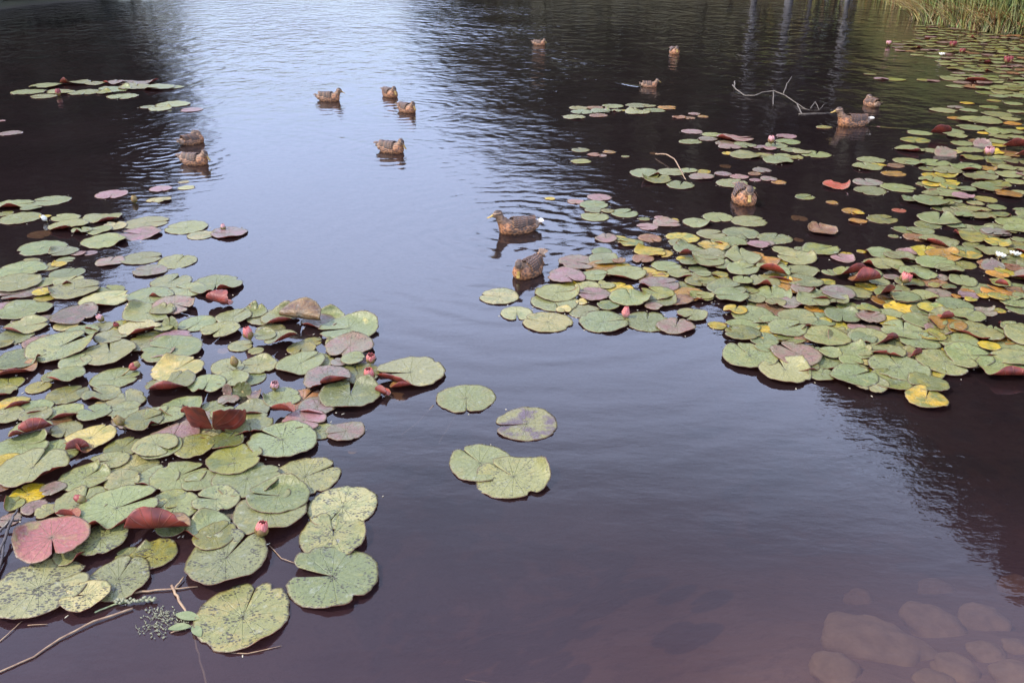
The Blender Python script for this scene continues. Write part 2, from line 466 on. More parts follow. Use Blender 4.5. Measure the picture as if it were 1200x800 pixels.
def pad_arrays(Rm, notch, gap, N, K, rnd, wave=0.03, curls=(), roll=None, tilt=None, holes=0, asp=1.0):
    """grid of points of one pad: blade in local metres, notch direction in world radians"""
    a = np.linspace(gap, 2 * PI - gap, N + 1)
    t = np.linspace(0, 1, K + 1) ** 0.85
    t[0] = 0.02
    A, T = np.meshgrid(a, t, indexing='ij')
    ph = rnd.uniform(0, 2 * PI, 8)
    out = 1 + 0.030 * np.sin(2 * a + ph[0]) + 0.018 * np.sin(3 * a + ph[1]) + 0.010 * np.sin(7 * a + ph[2]) + 0.007 * np.sin(13 * a + ph[3]) + 0.005 * np.sin(23 * a + ph[4]) + rnd.normal(0, .006, len(a))
    dl = np.minimum(a - gap, 2 * PI - gap - a)
    out *= 1 - 0.16 * np.exp(-(dl / 0.085) ** 2) + 0.03 * np.exp(-((dl - .45) / .25) ** 2)
    for _ in range(holes):                       # bites out of the margin
        b0 = rnd.uniform(gap + .3, 2 * PI - gap - .3); bw = rnd.uniform(.05, .14)
        out *= 1 - rnd.uniform(.05, .16) * np.exp(-((a - b0) / bw) ** 4)
    rr = T * out[:, None]
    ca = A + notch
    x = rr * np.cos(ca) ; y = rr * np.sin(ca)
    if asp != 1.0:                               # longer along the notch axis
        u = x * math.cos(notch) + y * math.sin(notch); v = -x * math.sin(notch) + y * math.cos(notch)
        v = v / asp
        x = u * math.cos(notch) - v * math.sin(notch); y = u * math.sin(notch) + v * math.cos(notch)
    z = wave * rr ** 2.2 * (0.6 * np.sin(2 * ca + ph[5]) + 0.45 * np.sin(3 * ca + ph[6])) + 0.018 * rr * (1 - np.exp(-rr * 6)) 
    z += 0.010 * rr ** 3 * np.sin(11 * ca + ph[7])
    z += .0045 * rr ** 1.5 * np.cos(17 * (A + .6))
    # the two lobes lie a little unequal at the notch
    z += 0.05 * wave / .03 * rr ** 1.5 * (np.exp(-((A - gap) / .35) ** 2) * rnd.uniform(-.2, 1) + np.exp(-((2 * PI - gap - A) / .35) ** 2) * rnd.uniform(-.2, 1)) * .8
    for cdir, cw, ch in curls:
        da = (ca - cdir + PI) % (2 * PI) - PI
        e = np.exp(-(da / cw) ** 2)
        s = np.clip((rr - 0.55) / 0.45, 0, 1.2)
        z += ch * s ** 1.7 * e
        pull = 1 - 0.35 * abs(ch) * s ** 2 * e
        x *= pull; y *= pull
    if roll:
        for (rd, u0, rho, mx) in (roll if isinstance(roll, list) else [roll]):
            nx, ny = math.cos(rd), math.sin(rd)
            u = x * nx + y * ny
            w = -x * ny + y * nx
            th = np.clip((u - u0) / rho, 0, mx)
            ext = np.maximum(u - u0 - rho * mx, 0)
            un = np.where(u > u0, u0 + rho * np.sin(th) + ext * np.cos(th), u)
            z = np.where(u > u0, z * np.cos(th) + rho * (1 - np.cos(th)) + ext * np.sin(th), z)
            x = un * nx - w * ny; y = un * ny + w * nx
    if tilt:
        td, ta, lift = tilt
        nx, ny = math.cos(td), math.sin(td)
        u = x * nx + y * ny; w = -x * ny + y * nx
        un = u * math.cos(ta) - z * math.sin(ta); z = u * math.sin(ta) + z * math.cos(ta) + lift
        x = un * nx - w * ny; y = un * ny + w * nx
    P = np.stack([x, y, z], -1) * Rm
    du = np.gradient(P, axis=0); dv = np.gradient(P, axis=1)
    nrm = np.cross(dv, du); L = np.linalg.norm(nrm, axis=-1, keepdims=True); nrm = nrm / np.maximum(L, 1e-9)
    return P, nrm, A / (2 * PI), T

def pad_mesh_data(P, nrm, U, T, thick):
    n1, k1 = P.shape[0], P.shape[1]
    top = P.reshape(-1, 3); 
    bot = (P - nrm * thick * np.sign(nrm[..., 2:3].mean())).reshape(-1, 3)
    V = np.concatenate([top, bot]); o = n1 * k1
    i, k = np.meshgrid(np.arange(n1 - 1), np.arange(k1 - 1), indexing='ij')
    q = (i * k1 + k).ravel()
    ft = np.stack([q, q + 1, q + 1 + k1, q + k1], 1)
    fb = ft[:, ::-1] + o
    side = []
    for j in range(n1 - 1):
        a = j * k1 + k1 - 1; b = a + k1
        side.append((a, a + o, b + o, b))
    for k in range(k1 - 1):
        side.append((k, k + o, k + 1 + o, k + 1))
        e = (n1 - 1) * k1
        side.append((e + k, e + k + 1, e + k + 1 + o, e + k + o))
    faces = np.concatenate([ft, fb, np.array(side)])
    mi = np.concatenate([np.zeros(len(ft), int), np.ones(len(fb) + len(side), int)])
    uv = np.stack([U.ravel(), T.ravel()], 1); uv = np.concatenate([uv, uv])
    return V, faces, mi, uv

def build_pad_mesh(V, faces, mi, uv, t1, t2, name='lily_pad'):
    me = bpy.data.meshes.new(name)
    nv, nf = len(V), len(faces)
    me.vertices.add(nv); me.vertices.foreach_set('co', V.astype(np.float32).ravel())
    me.loops.add(nf * 4); me.loops.foreach_set('vertex_index', faces.ravel().astype(np.int32))
    me.polygons.add(nf); me.polygons.foreach_set('loop_start', np.arange(0, nf * 4, 4, dtype=np.int32))
    me.polygons.foreach_set('material_index', mi.astype(np.int32))
    me.polygons.foreach_set('use_smooth', np.ones(nf, dtype=bool))
    ul = me.uv_layers.new(name='UVMap')
    ul.data.foreach_set('uv', uv[faces.ravel()].astype(np.float32).ravel())
    for nm, tt in (('tint', t1), ('tint2', t2)):
        at_ = me.attributes.new(nm, 'FLOAT_COLOR', 'POINT')
        arr = np.asarray(tt, dtype=np.float32)
        if arr.ndim == 1: arr = np.tile(arr, (nv, 1))
        at_.data.foreach_set('color', arr.ravel())
    me.update(calc_edges=True)
    me.materials.append(PAD_TOP); me.materials.append(PAD_UNDER)
    return me

# --- what the photograph shows, read tile by tile: (x, y, width, notch direction on screen or None, kind, options)
PADS = []
def T_(x0, y0, s, items):
    for it in items:
        zx, zy, zw, nt, kd = it[:5]
        opt = dict(it[5]) if len(it) > 5 else {}
        PADS.append([x0 + zx / s, y0 + zy / s, zw / s, nt, kd, opt])
Z = 5.3333
T_(0, 200, Z, [(95,218,215,20,'g'),(195,240,120,None,'g'),(130,300,245,20,'g'),(322,190,222,190,'g'),(30,270,100,None,'k'),(285,292,70,None,'y'),
 (410,295,175,160,'g'),(430,350,235,None,'g'),(515,312,80,None,'k'),(645,300,225,10,'g'),(515,385,130,None,'g'),(625,380,150,200,'g'),(720,352,150,None,'m'),
 (915,328,265,15,'g'),(878,400,243,180,'p'),(650,450,255,345,'g'),(265,485,285,0,'g'),(400,515,170,None,'g'),(490,520,95,60,'p'),(565,515,90,170,'p'),
 (410,560,110,None,'g'),(690,573,175,90,'q'),(885,550,235,12,'g'),(370,590,95,None,'y'),(185,572,130,None,'k'),(140,625,285,345,'g'),(110,715,290,None,'g'),
 (420,645,200,80,'g'),(300,700,160,None,'g'),(430,700,180,None,'m'),(275,775,125,None,'y'),(470,755,300,20,'g'),(940,630,200,180,'q'),
 (700,150,195,285,'p'),(1005,115,140,300,'p'),(20,690,110,None,'g')])
T_(0, 340, Z, [(150,135,310,335,'g'),(655,65,290,30,'m'),(935,55,290,None,'g'),(465,165,280,330,'q',{'d':1}),(925,165,300,None,'g',{'cu':[(150,.5,.35)]}),
 (165,235,250,20,'g'),(90,292,235,None,'g'),(25,340,115,None,'k'),(240,325,190,None,'q'),(395,375,410,60,'g',{'big':1}),(520,265,190,None,'g'),(625,235,160,160,'g'),
 (700,310,200,None,'g'),(880,260,250,None,'m'),(890,350,210,60,'g'),(690,410,350,115,'g'),(1010,395,180,30,'q'),(130,455,285,12,'g',{'d':1}),
 (475,470,200,None,'g'),(425,555,225,330,'g'),(715,555,285,10,'g'),(55,585,180,None,'k'),(30,640,150,None,'k'),(240,610,150,None,'k'),
 (420,655,245,60,'k'),(640,655,235,150,'g',{'d':1}),(790,700,230,None,'g'),(230,740,200,None,'g'),(415,770,230,None,'g',{'ro':(285,.45,.3,2.4)}),(85,715,200,30,'y',{'ro':(310,.35,.35,1.9)}),
 (330,540,140,None,'k')])
T_(0, 480, Z, [(50,50,200,None,'g'),(230,50,190,None,'g'),(600,40,200,None,'g'),(780,20,210,None,'g'),(905,95,240,None,'k'),(1010,40,150,None,'g'),
 (205,165,250,None,'g',{'ro':(300,.05,.30,2.6),'lift':.02}),(150,240,310,15,'g'),(420,130,190,None,'g'),(570,190,300,70,'c'),(55,340,160,None,'y'),(215,395,410,None,'g',{'cu':[(330,.5,.3)]}),
 (770,240,230,70,'k'),(690,325,225,200,'g'),(980,250,270,None,'g'),(535,440,300,60,'g',{'cu':[(60,.5,.4)]}),(770,460,220,None,'g'),(340,510,150,None,'q'),
 (990,440,270,90,'g'),(530,600,345,None,'g'),(215,615,155,None,'q'),(60,690,140,None,'q'),(300,650,150,None,'g'),(740,650,490,30,'g',{'big':1}),(500,300,140,None,'k',{'ro':[(285,-.1,.2,1.9)],'lift':.03}),
 (80,600,150,None,'k',{'ro':(200,.0,.4,1.8)}),(20,500,150,None,'b',{'d':1})])
T_(0, 620, Z, [(345,125,440,300,'n',{'cu':[(180,.6,.25)]}),(640,90,330,95,'g',{'s':1}),(960,170,290,None,'k',{'s':1}),(745,325,400,85,'g',{'s':1}),
 (255,395,540,35,'g',{'s':1,'big':1}),(545,450,290,None,'m',{'s':1}),(440,200,190,None,'g'),(800,160,150,None,'g',{'s':1})])
T_(180, 200, Z, [(210,357,255,185,'g'),(295,405,165,None,'m'),(475,393,225,185,'p'),(150,570,240,85,'g'),(110,695,245,75,'g'),(215,750,220,None,'g'),(390,725,320,285,'g'),(50,785,150,None,'g'),
 (205,108,100,20,'m'),(190,72,65,None,'m'),(60,185,110,None,'m')])
T_(180, 340, Z, [(135,110,270,None,'q'),(275,210,235,250,'g'),(60,150,150,None,'g',{'cu':[(90,.6,.3)]}),(505,180,215,60,'g'),(625,150,170,None,'g',{'cu':[(90,.6,.5)]}),
 (700,180,220,30,'g'),(790,180,240,None,'g',{'cu':[(80,.7,.5)]}),(420,265,235,None,'g'),(545,350,155,20,'g'),(1040,205,230,200,'q'),(640,380,100,None,'g'),(700,320,140,None,'g',{'cu':[(90,.8,.4)],'lift':.03}),
 (800,330,210,250,'g',{'ro':(320,.2,.45,1.2),'lift':.03}),(925,370,190,None,'k'),(985,325,135,None,'k'),(120,385,360,170,'g'),(465,490,205,None,'g'),(655,475,240,185,'g',{'cu':[(80,.5,.25)]}),(920,470,310,None,'g'),
 (155,515,330,None,'c'),(110,610,300,None,'g',{'ro':(280,.45,.25,2.0),'d':1}),(340,610,230,None,'g'),(490,570,210,None,'g'),
 (640,660,110,None,'q',{'ro':(10,.0,.5,1.1)}),(800,680,235,20,'g'),(180,740,265,None,'g'),(370,730,140,None,'g'),(620,755,210,None,'g'),(470,690,130,None,'q'),
 (70,250,120,None,'g')])
T_(180, 480, Z, [(600,110,290,None,'g',{'cu':[(290,.5,.25)]}),(940,80,265,340,'p'),(810,215,420,150,'g'),(50,260,260,None,'g'),(255,250,260,None,'k'),(460,220,215,None,'k',{'d':1}),
 (160,435,335,40,'g'),(510,340,345,5,'k'),(300,470,230,None,'g'),(590,460,410,20,'g'),(950,420,415,35,'g'),(110,585,210,None,'k'),(145,635,300,None,'g'),
 (400,595,280,None,'m'),(785,570,370,None,'g',{'cu':[(90,.7,.3)]}),(730,665,465,60,'g',{'cu':[(280,.4,.2)]}),(345,755,270,None,'g'),(70,60,230,None,'g'),(430,30,150,None,'g')])
PADS += [[402,594,80,250,'m',{'s':1,'t2':1}],[391,628,84,100,'m',{'s':1}],[390,678,103,175,'g',{'s':1,'h':2}],[266,659,97,70,'g',{'s':1,'cu':[(300,.4,.15)]}],[285,723,108,88,'g',{'s':1,'h':1,'cu':[(310,.5,.12)]}],
 [546,467,63,275,'g',{}],[617,497,69,190,'m',{'t2':2}],[563,543,70,130,'g',{}],[602,560,81,135,'g',{}],[253,634,50,60,'k',{}],
 [481,439,79,190,'g',{'y':1}],[405,507,45,200,'q',{}]]
T_(340, 340, Z, [(240,175,215,None,'g',{'cu':[(90,.8,.4)]}),(370,250,375,200,'g',{'cu':[(60,.8,.25)],'y':1}),(300,350,170,None,'m'),(375,370,295,255,'q',{'cu':[(90,.7,.2)]}),(395,455,150,None,'g'),(310,470,110,None,'q'),
 (235,580,300,None,'q',{'ro':(300,.40,.28,2.2),'d':1,'lift':.02}),(380,670,370,95,'g',{'ro':(265,.72,.3,1.2),'d':1,'cu':[(60,.5,.3)]}),(150,450,250,None,'g'),(1,1,1,None,'z')])
PADS = [p for p in PADS if p[4] != 'z']
# top left raft
T_(0, 80, 4.444, [(150,125,165,10,'g'),(245,97,158,None,'g'),(230,148,130,None,'g'),(318,125,135,None,'g'),(395,80,145,200,'g'),(445,127,158,None,'g'),(500,82,105,None,'g'),(545,130,80,None,'k'),
 (600,76,125,None,'q'),(640,148,155,None,'g'),(600,112,155,None,'g'),(705,102,160,None,'g'),(660,74,110,None,'q'),(760,75,130,None,'q'),(830,105,160,None,'g'),(905,100,100,None,'g'),
 (770,203,80,None,'g'),(835,212,115,None,'g'),(900,190,170,None,'g'),(1000,218,115,200,'p'),(55,340,115,200,'p'),(8,275,40,None,'p'),(800,688,75,None,'m')])
# small raft in the dark middle
T_(600, 20, 4.444, [(345,475,95,None,'k'),(365,495,115,None,'g'),(325,522,115,None,'g'),(430,473,85,None,'b'),(465,492,105,None,'g'),(450,514,90,None,'b'),(525,465,108,200,'g'),(545,490,55,None,'g'),(577,488,40,None,'y'),
 (655,462,118,200,'g'),(715,466,65,None,'g'),(655,496,120,None,'g'),(740,488,105,None,'g'),(807,473,95,None,'o'),(870,525,70,None,'b'),(950,505,62,None,'p'),(995,520,60,None,'o'),(925,527,60,None,'b')])
T_(620, 160, Z, [(322,87,112,None,'k'),(324,157,118,None,'k'),(405,117,82,None,'b'),(455,120,62,None,'p'),(500,99,80,None,'o'),(602,126,50,None,'k'),(130,390,65,None,'y'),(730,235,182,20,'g'),(885,225,172,None,'g'),
 (795,273,188,None,'k'),(945,306,176,70,'g'),(1000,217,105,None,'g'),(1055,250,112,None,'q'),(440,382,146,290,'p'),(405,428,172,20,'g'),(290,408,100,None,'p'),(490,470,82,None,'k'),(400,465,100,None,'g'),(595,482,165,None,'g'),
 (410,504,168,None,'g'),(720,518,70,None,'k'),(740,564,130,200,'p'),(860,545,160,None,'q'),(815,508,64,None,'p'),(905,524,62,None,'y'),(1025,543,122,None,'g'),(755,638,148,None,'b'),(480,640,142,None,'p'),
 (635,668,155,None,'x'),(560,637,95,None,'x'),(960,635,192,None,'x'),(930,665,112,None,'g'),(455,720,132,None,'g'),(985,707,162,None,'g')])
T_(780, 140, Z, [(165,78,128,None,'p'),(290,97,118,None,'g'),(155,141,136,20,'g'),(265,122,120,None,'q'),(430,123,220,None,'p'),(375,150,130,None,'q'),(400,178,140,None,'p'),(495,164,142,None,'g'),(390,213,72,None,'y'),(495,226,182,20,'g'),
 (585,178,80,None,'p'),(650,190,80,None,'p'),(610,226,122,None,'k'),(690,165,142,None,'g'),(765,141,142,None,'g'),(755,106,125,160,'p'),(700,258,188,None,'g'),(730,227,100,None,'g'),(785,193,122,None,'g'),(850,205,112,None,'g'),
 (940,221,176,None,'g'),(810,241,90,None,'k'),(225,361,152,None,'q'),(235,328,92,None,'y'),(360,341,102,None,'p'),(460,359,112,None,'p'),(555,341,82,None,'b'),(600,318,112,290,'q'),(560,380,70,None,'p'),(645,376,102,None,'p'),
 (705,393,92,None,'o'),(415,402,192,None,'g'),(530,430,62,None,'k'),(870,487,118,20,'k'),(990,50,90,None,'k'),(1040,520,70,None,'o'),(195,649,172,20,'g'),(325,613,187,275,'g'),(522,638,210,20,'g'),(285,719,175,20,'g'),
 (470,713,218,280,'g'),(400,772,222,None,'g'),(680,747,212,60,'g')])
T_(820, 220, Z, [(365,362,135,None,'p'),(425,352,82,None,'q'),(755,391,210,20,'k'),(520,391,132,None,'g'),(605,442,222,None,'g'),(640,386,92,None,'g'),(895,446,148,None,'p'),(915,420,92,None,'y'),(1010,400,60,None,'y'),(60,437,192,None,'g'),
 (55,482,165,None,'g'),(265,453,228,90,'g'),(150,498,112,None,'g'),(100,381,152,None,'x'),(265,531,192,20,'g'),(400,500,92,None,'g'),(520,515,92,None,'g'),(640,531,202,None,'g'),(55,596,122,None,'k'),(20,552,102,None,'g'),
 (165,591,102,None,'g'),(265,601,122,None,'g'),(405,606,182,None,'g'),(650,604,212,20,'g',{'y':1}),(795,590,102,None,'y'),(165,651,238,20,'g'),(195,695,215,None,'g'),(330,650,82,None,'k'),(450,682,232,80,'g'),(640,656,146,None,'q'),
 (30,690,112,None,'k'),(700,727,205,None,'g'),(560,738,176,None,'q'),(345,712,122,None,'g'),(850,717,152,None,'g'),(930,746,142,None,'k'),(860,677,202,None,'q'),(965,660,200,None,'g'),(1040,541,172,None,'g'),(820,531,102,None,'g'),
 (950,148,126,None,'o'),(987,213,108,None,'o'),(470,740,120,None,'g')])
T_(820, 350, Z, [(330,117,260,None,'g'),(440,151,130,None,'g'),(220,90,140,None,'y'),(110,170,112,None,'y'),(265,192,215,200,'g'),(265,240,205,None,'k'),(395,277,182,None,'g'),(540,210,240,20,'g'),(605,127,222,None,'g'),(745,142,205,200,'g'),(890,126,215,250,'g'),
 (515,135,62,None,'k'),(570,272,182,None,'k'),(640,272,102,None,'b'),(310,378,325,110,'g'),(600,370,292,120,'q'),(700,346,122,None,'g'),(812,361,132,None,'g'),(960,350,215,20,'g'),(790,262,272,170,'g'),(530,468,315,None,'m',{'y':1}),
 (760,490,165,60,'g'),(940,412,142,None,'g'),(960,510,262,20,'g',{'y':1}),(1015,272,162,None,'g'),(980,190,112,None,'q'),(1040,132,132,None,'q'),(1040,422,84,None,'c'),(400,332,112,None,'g'),(15,112,64,None,'p')])
T_(1000, 350, Z, [(105,137,162,20,'q'),(120,205,162,None,'q'),(100,267,245,200,'g'),(50,352,132,None,'g'),(205,352,205,None,'g',{'y':1}),(120,422,132,None,'c'),(280,452,335,None,'g'),(230,532,255,None,'k'),(90,545,225,None,'m'),(462,552,225,200,'k'),
 (450,643,255,60,'x'),(20,452,122,None,'g'),(435,155,248,300,'g'),(310,222,245,70,'g'),(405,285,235,None,'g'),(567,417,318,None,'g'),(530,212,172,None,'q'),(765,226,292,280,'g'),(890,212,112,None,'g'),(650,292,235,None,'g'),(710,382,272,None,'g'),
 (840,320,126,None,'y'),(940,460,320,None,'g'),(1000,390,255,20,'g'),(980,312,182,None,'g'),(1005,187,185,None,'g'),(625,57,212,None,'g'),(480,82,155,None,'x'),(582,80,112,None,'y'),(90,85,145,None,'x'),(810,86,152,None,'q'),(905,76,82,None,'y'),
 (320,12,175,None,'g')])
T_(1000, 270, Z, [(530,72,222,200,'g'),(728,46,202,20,'k'),(885,20,162,None,'q'),(900,86,155,None,'x'),(862,137,185,None,'g'),(1010,190,115,None,'k'),(700,130,172,None,'g'),(700,164,162,None,'x'),(175,146,192,None,'g'),(290,176,185,None,'g'),
 (330,146,122,None,'p'),(190,221,228,280,'g'),(400,277,212,80,'g'),(505,212,222,20,'g'),(600,257,162,None,'g',{'y':1}),(690,218,142,None,'k'),(840,211,122,None,'b'),(840,196,82,None,'p'),(680,323,172,80,'g'),(550,301,92,None,'q'),
 (512,350,84,None,'k'),(590,361,92,None,'k'),(530,396,162,None,'q'),(90,281,202,None,'g',{'y':1}),(160,331,122,None,'g'),(235,301,92,None,'p'),(250,372,192,None,'g'),(320,437,182,None,'g'),(440,421,165,None,'g'),(40,407,135,None,'g'),
 (640,417,62,None,'o'),(715,416,122,None,'p'),(710,387,82,None,'o'),(730,446,72,None,'y'),(810,421,84,None,'y'),(900,431,115,None,'x'),(910,341,132,None,'k'),(1010,381,115,None,'b'),(1000,452,172,20,'g'),(1040,420,90,None,'g'),(990,245,120,None,'b')])
T_(1000, 140, Z, [(110,255,158,280,'g'),(85,299,172,None,'g'),(155,287,92,None,'y'),(265,291,102,None,'b'),(250,341,142,None,'o'),(90,394,168,90,'q'),(105,446,196,None,'g'),(278,429,198,320,'g'),(355,190,172,20,'g'),(335,262,170,None,'g'),(385,275,122,None,'g'),
 (385,131,162,None,'x'),(415,86,142,None,'g'),(490,196,112,None,'g'),(620,200,112,None,'c'),(510,272,172,None,'g'),(470,311,112,None,'k'),(590,326,172,None,'g'),(490,391,152,60,'g'),(597,436,112,None,'x'),(700,452,112,None,'g'),(700,305,172,20,'g'),
 (795,366,192,None,'g'),(850,431,198,320,'g'),(965,477,155,None,'o'),(1040,456,92,None,'g'),(350,512,112,None,'g'),(480,527,195,None,'g'),(500,500,112,None,'g'),(625,516,95,None,'g'),(550,532,135,None,'k'),(680,496,132,None,'p'),(825,502,135,None,'k'),
 (780,571,132,None,'g'),(535,630,232,60,'g'),(690,611,112,None,'g'),(810,616,142,None,'g'),(920,601,122,None,'k'),(990,650,200,None,'g'),(1020,692,155,None,'g'),(885,713,162,20,'q'),(1040,752,95,None,'g'),(320,692,135,None,'k'),(420,700,155,None,'g'),
 (285,571,84,None,'r'),(180,626,182,20,'k'),(30,588,72,None,'y'),(35,641,84,None,'o'),(250,731,64,None,'k'),(600,76,165,None,'g'),(650,106,125,None,'g'),(740,51,165,None,'g'),(810,86,65,None,'y'),(935,106,155,None,'g'),(910,80,165,None,'g'),
 (680,151,135,None,'g'),(890,146,115,None,'g'),(730,191,145,None,'g'),(930,241,105,None,'g'),(740,241,135,None,'k'),(890,271,105,None,'k'),(960,306,125,None,'g'),(880,341,95,None,'g'),(970,351,155,None,'g'),(1020,391,125,None,'g'),(1050,351,65,None,'p'),
 (990,26,105,None,'o'),(830,14,180,None,'g'),(1050,62,65,None,'y'),(1030,120,120,None,'g'),(1040,310,100,None,'g'),(1010,150,90,None,'g')])
T_(1000, 0, Z, [(105,465,72,None,'k'),(175,495,82,None,'p'),(265,498,112,None,'k'),(440,501,82,None,'k'),(500,508,72,None,'p'),(620,495,142,None,'g'),(640,541,112,None,'g'),(740,546,112,None,'b'),(800,502,182,None,'g'),(830,581,125,None,'k'),(910,602,105,None,'g'),
 (970,546,125,None,'g'),(1020,602,125,None,'g'),(710,646,82,None,'y'),(560,691,155,None,'g'),(640,671,95,None,'q'),(720,691,105,None,'g'),(850,671,115,None,'k'),(640,741,95,None,'o'),(760,752,200,None,'g'),(900,716,175,None,'g'),(980,745,115,None,'g'),
 (1020,700,100,None,'g'),(1000,650,110,None,'g'),(880,630,80,None,'k')])
T_(550, 280, Z, [(190,362,235,170,'m'),(295,467,195,None,'m'),(490,522,298,160,'m'),(550,340,278,10,'g'),(535,396,278,None,'g'),(610,246,222,290,'p',{'cu':[(100,.5,.1)]}),(680,156,232,330,'q'),(835,140,180,340,'g'),(785,238,175,10,'g'),(980,222,245,15,'g'),(740,306,152,None,'m'),
 (850,296,115,None,'m'),(780,360,204,180,'p'),(725,456,205,None,'g'),(840,524,302,10,'g'),(870,432,135,None,'k'),(590,446,100,None,'c'),(702,400,75,None,'c'),(935,152,85,None,'b')])
T_(700, 270, Z, [(205,442,255,None,'g'),(430,226,178,20,'g'),(395,287,105,None,'y'),(385,347,238,10,'q'),(375,412,198,None,'k'),(520,277,155,20,'g'),(575,212,115,None,'g'),(700,161,215,None,'g'),(725,112,185,None,'x'),(690,211,192,None,'g'),
 (780,231,132,None,'g'),(655,286,122,None,'g'),(765,281,104,None,'y'),(655,327,205,None,'k'),(650,421,168,60,'k'),(590,536,185,None,'g',{'cu':[(0,.8,.2),(200,.7,.2)]}),(490,605,222,70,'q'),(350,490,105,None,'q'),(315,572,275,80,'g')])

# leaves that stand up, are rolled or folded: (x, y, width, kind, roll or tilt, label, notch)
FOLDED = [
 (250, 507, 84, 'b', {'ti': (264, 62, .085), 'cu': [(175, .7, .55), (5, .75, .65)], 'stalk': 1, 'd': 1, 'nt': 276, 'gap': .13}, 'large upturned blood-red lily leaf on a yellow stalk in the left cluster'),
 (226, 500, 24, 'r', {'ro': [(250, -.1, .4, 1.5)], 'lift': .05, 'd': 1}, 'narrow red lobe of leaf standing just left of the large blood-red leaf'),
 (256, 362, 38, 'r', {'ro': [(240, -.35, .35, 2.7)], 'lift': .01}, 'rolled brick-red leaf at the upper edge of the left cluster'),
 (350, 384, 56, 'b', {'ro': [(255, -.35, .22, 2.9)], 'lift': .02, 'd': 1}, 'long dark-red rolled leaf edge lying across pads at the top of the left cluster'),
 (188, 630, 70, 'b', {'ro': [(275, -.25, .45, 2.5)], 'lift': .02, 'd': 1}, 'dark red-brown folded leaf above the olive speckled pad at lower left'),
 (83, 613, 28, 'r', {'ro': [(260, -.1, .4, 1.8)], 'lift': .02, 'd': 1}, 'small crimson folded leaf at the top of the rose-pink pad'),
 (333, 488, 30, 'r', {'ro': [(260, .0, .4, 1.7)], 'lift': .02, 'd': 1}, 'small dark-red curled leaf right of the large blood-red leaf'),
 (284, 463, 24, 'k', {'ti': (90, 62, .06), 'stalk': 1, 'd': 1}, 'olive leaf standing upright among the pads behind the large red leaf'),
 (267, 462, 16, 'q', {'ti': (60, 75, .06), 'd': 1}, 'narrow mauve-brown leaf standing on edge left of the upright olive leaf'),
 (200, 386, 24, 'k', {'ti': (70, 60, .04), 'd': 1}, 'small folded brown-green leaf standing up at the left cluster, above the cream-yellow pad'),
 (98, 535, 26, 'n', {'ro': [(235, .0, .4, 1.8)], 'lift': .02}, 'pink-edged folded leaf beside a standing olive leaf at left'),
 (470, 455, 26, 'b', {'ro': [(280, .1, .4, 2.0)], 'lift': .0}, 'small red-brown leaf under the big pad right of the twin pink buds'),
 (448, 464, 20, 'r', {'ro': [(235, -.2, .35, 2.2)], 'lift': .0}, 'little dark-red curled leaf just below the lower of the twin pink buds'),
 (1101, 162, 24, 'b', {'ro': [(270, -.5, .8, 1.9)], 'lift': .03}, 'domed dark-red leaf raised among the far right pads'),
 (1187, 178, 26, 'b', {'ro': [(265, -.4, .8, 1.8)], 'lift': .03}, 'brown-red arched leaf at the right edge, upper one of two'),
 (1198, 188, 20, 'b', {'ro': [(265, -.3, .8, 1.8)], 'lift': .03}, 'brown-red arched leaf at the right edge, lower one of two'),
 (980, 219, 32, 'r', {}, 'floating orange-red leaf alone in dark water at right'),
 (963, 272, 36, 'b', {'cu': [(20, .8, .2), (160, .8, .2)]}, 'pinkish brown leaf with curled rims floating alone in dark water'),
 (803, 302, 15, 'r', {'ro': [(270, -.3, .6, 1.6)], 'lift': .01}, 'small orange-red upturned leaf tip among the right-hand pads'),
 (907, 324, 36, 'g', {'ro': [(235, .0, .5, 1.9)], 'lift': .02}, 'half-folded pad with brown-red underside in the middle of the right cluster'),
 (995, 326, 38, 'k', {'ro': [(290, -.05, .5, 1.8)], 'lift': .02}, 'folded olive leaf with a red rim near the pink flower at right'),
 (1012, 336, 40, 'b', {'ro': [(285, -.15, .4, 2.3)], 'lift': .02}, 'long red folded leaf left of the pink flower at right'),
 (1036, 350, 26, 'k', {'ro': [(300, -.3, .6, 1.5)], 'lift': .02}, 'brown folded leaf below the pink flower at right'),
 (1107, 378, 20, 'r', {'ro': [(280, -.3, .5, 2.0)], 'lift': .01}, 'small crimson folded leaf between two green pads at right'),
 (1071, 420, 20, 'b', {'ro': [(300, -.3, .5, 1.8)], 'lift': .0}, 'dark red-brown underside showing between pads in the lower right cluster'),
 (1108, 182, 26, 'q', {'ti': (80, 25, .02)}, 'mauve-grey pad tipped up among the far right pads'),
 (1151, 171, 20, 'q', {'ti': (80, 28, .02)}, 'grey-brown pad tipped up left of the arched red leaves'),
 (1163, 315, 26, 'q', {'ti': (70, 22, .02)}, 'mauve-green pad tipped up below the white flower'),
 (1171, 342, 14, 'n', {'ro': [(240, -.3, .5, 2.2)], 'lift': .03}, 'small bright pink rolled leaf below the white flowers'),
 (1043, 401, 18, 'b', {'ro': [(280, -.3, .5, 1.9)], 'lift': .0}, 'small rusty folded leaf in a dark gap of the lower right cluster'),
 (21, 436, 44, 'b', {'ro': [(290, .4, .3, 2.2)], 'lift': .0}, 'brown-edged pad at the left margin, halfway down the picture'),
]

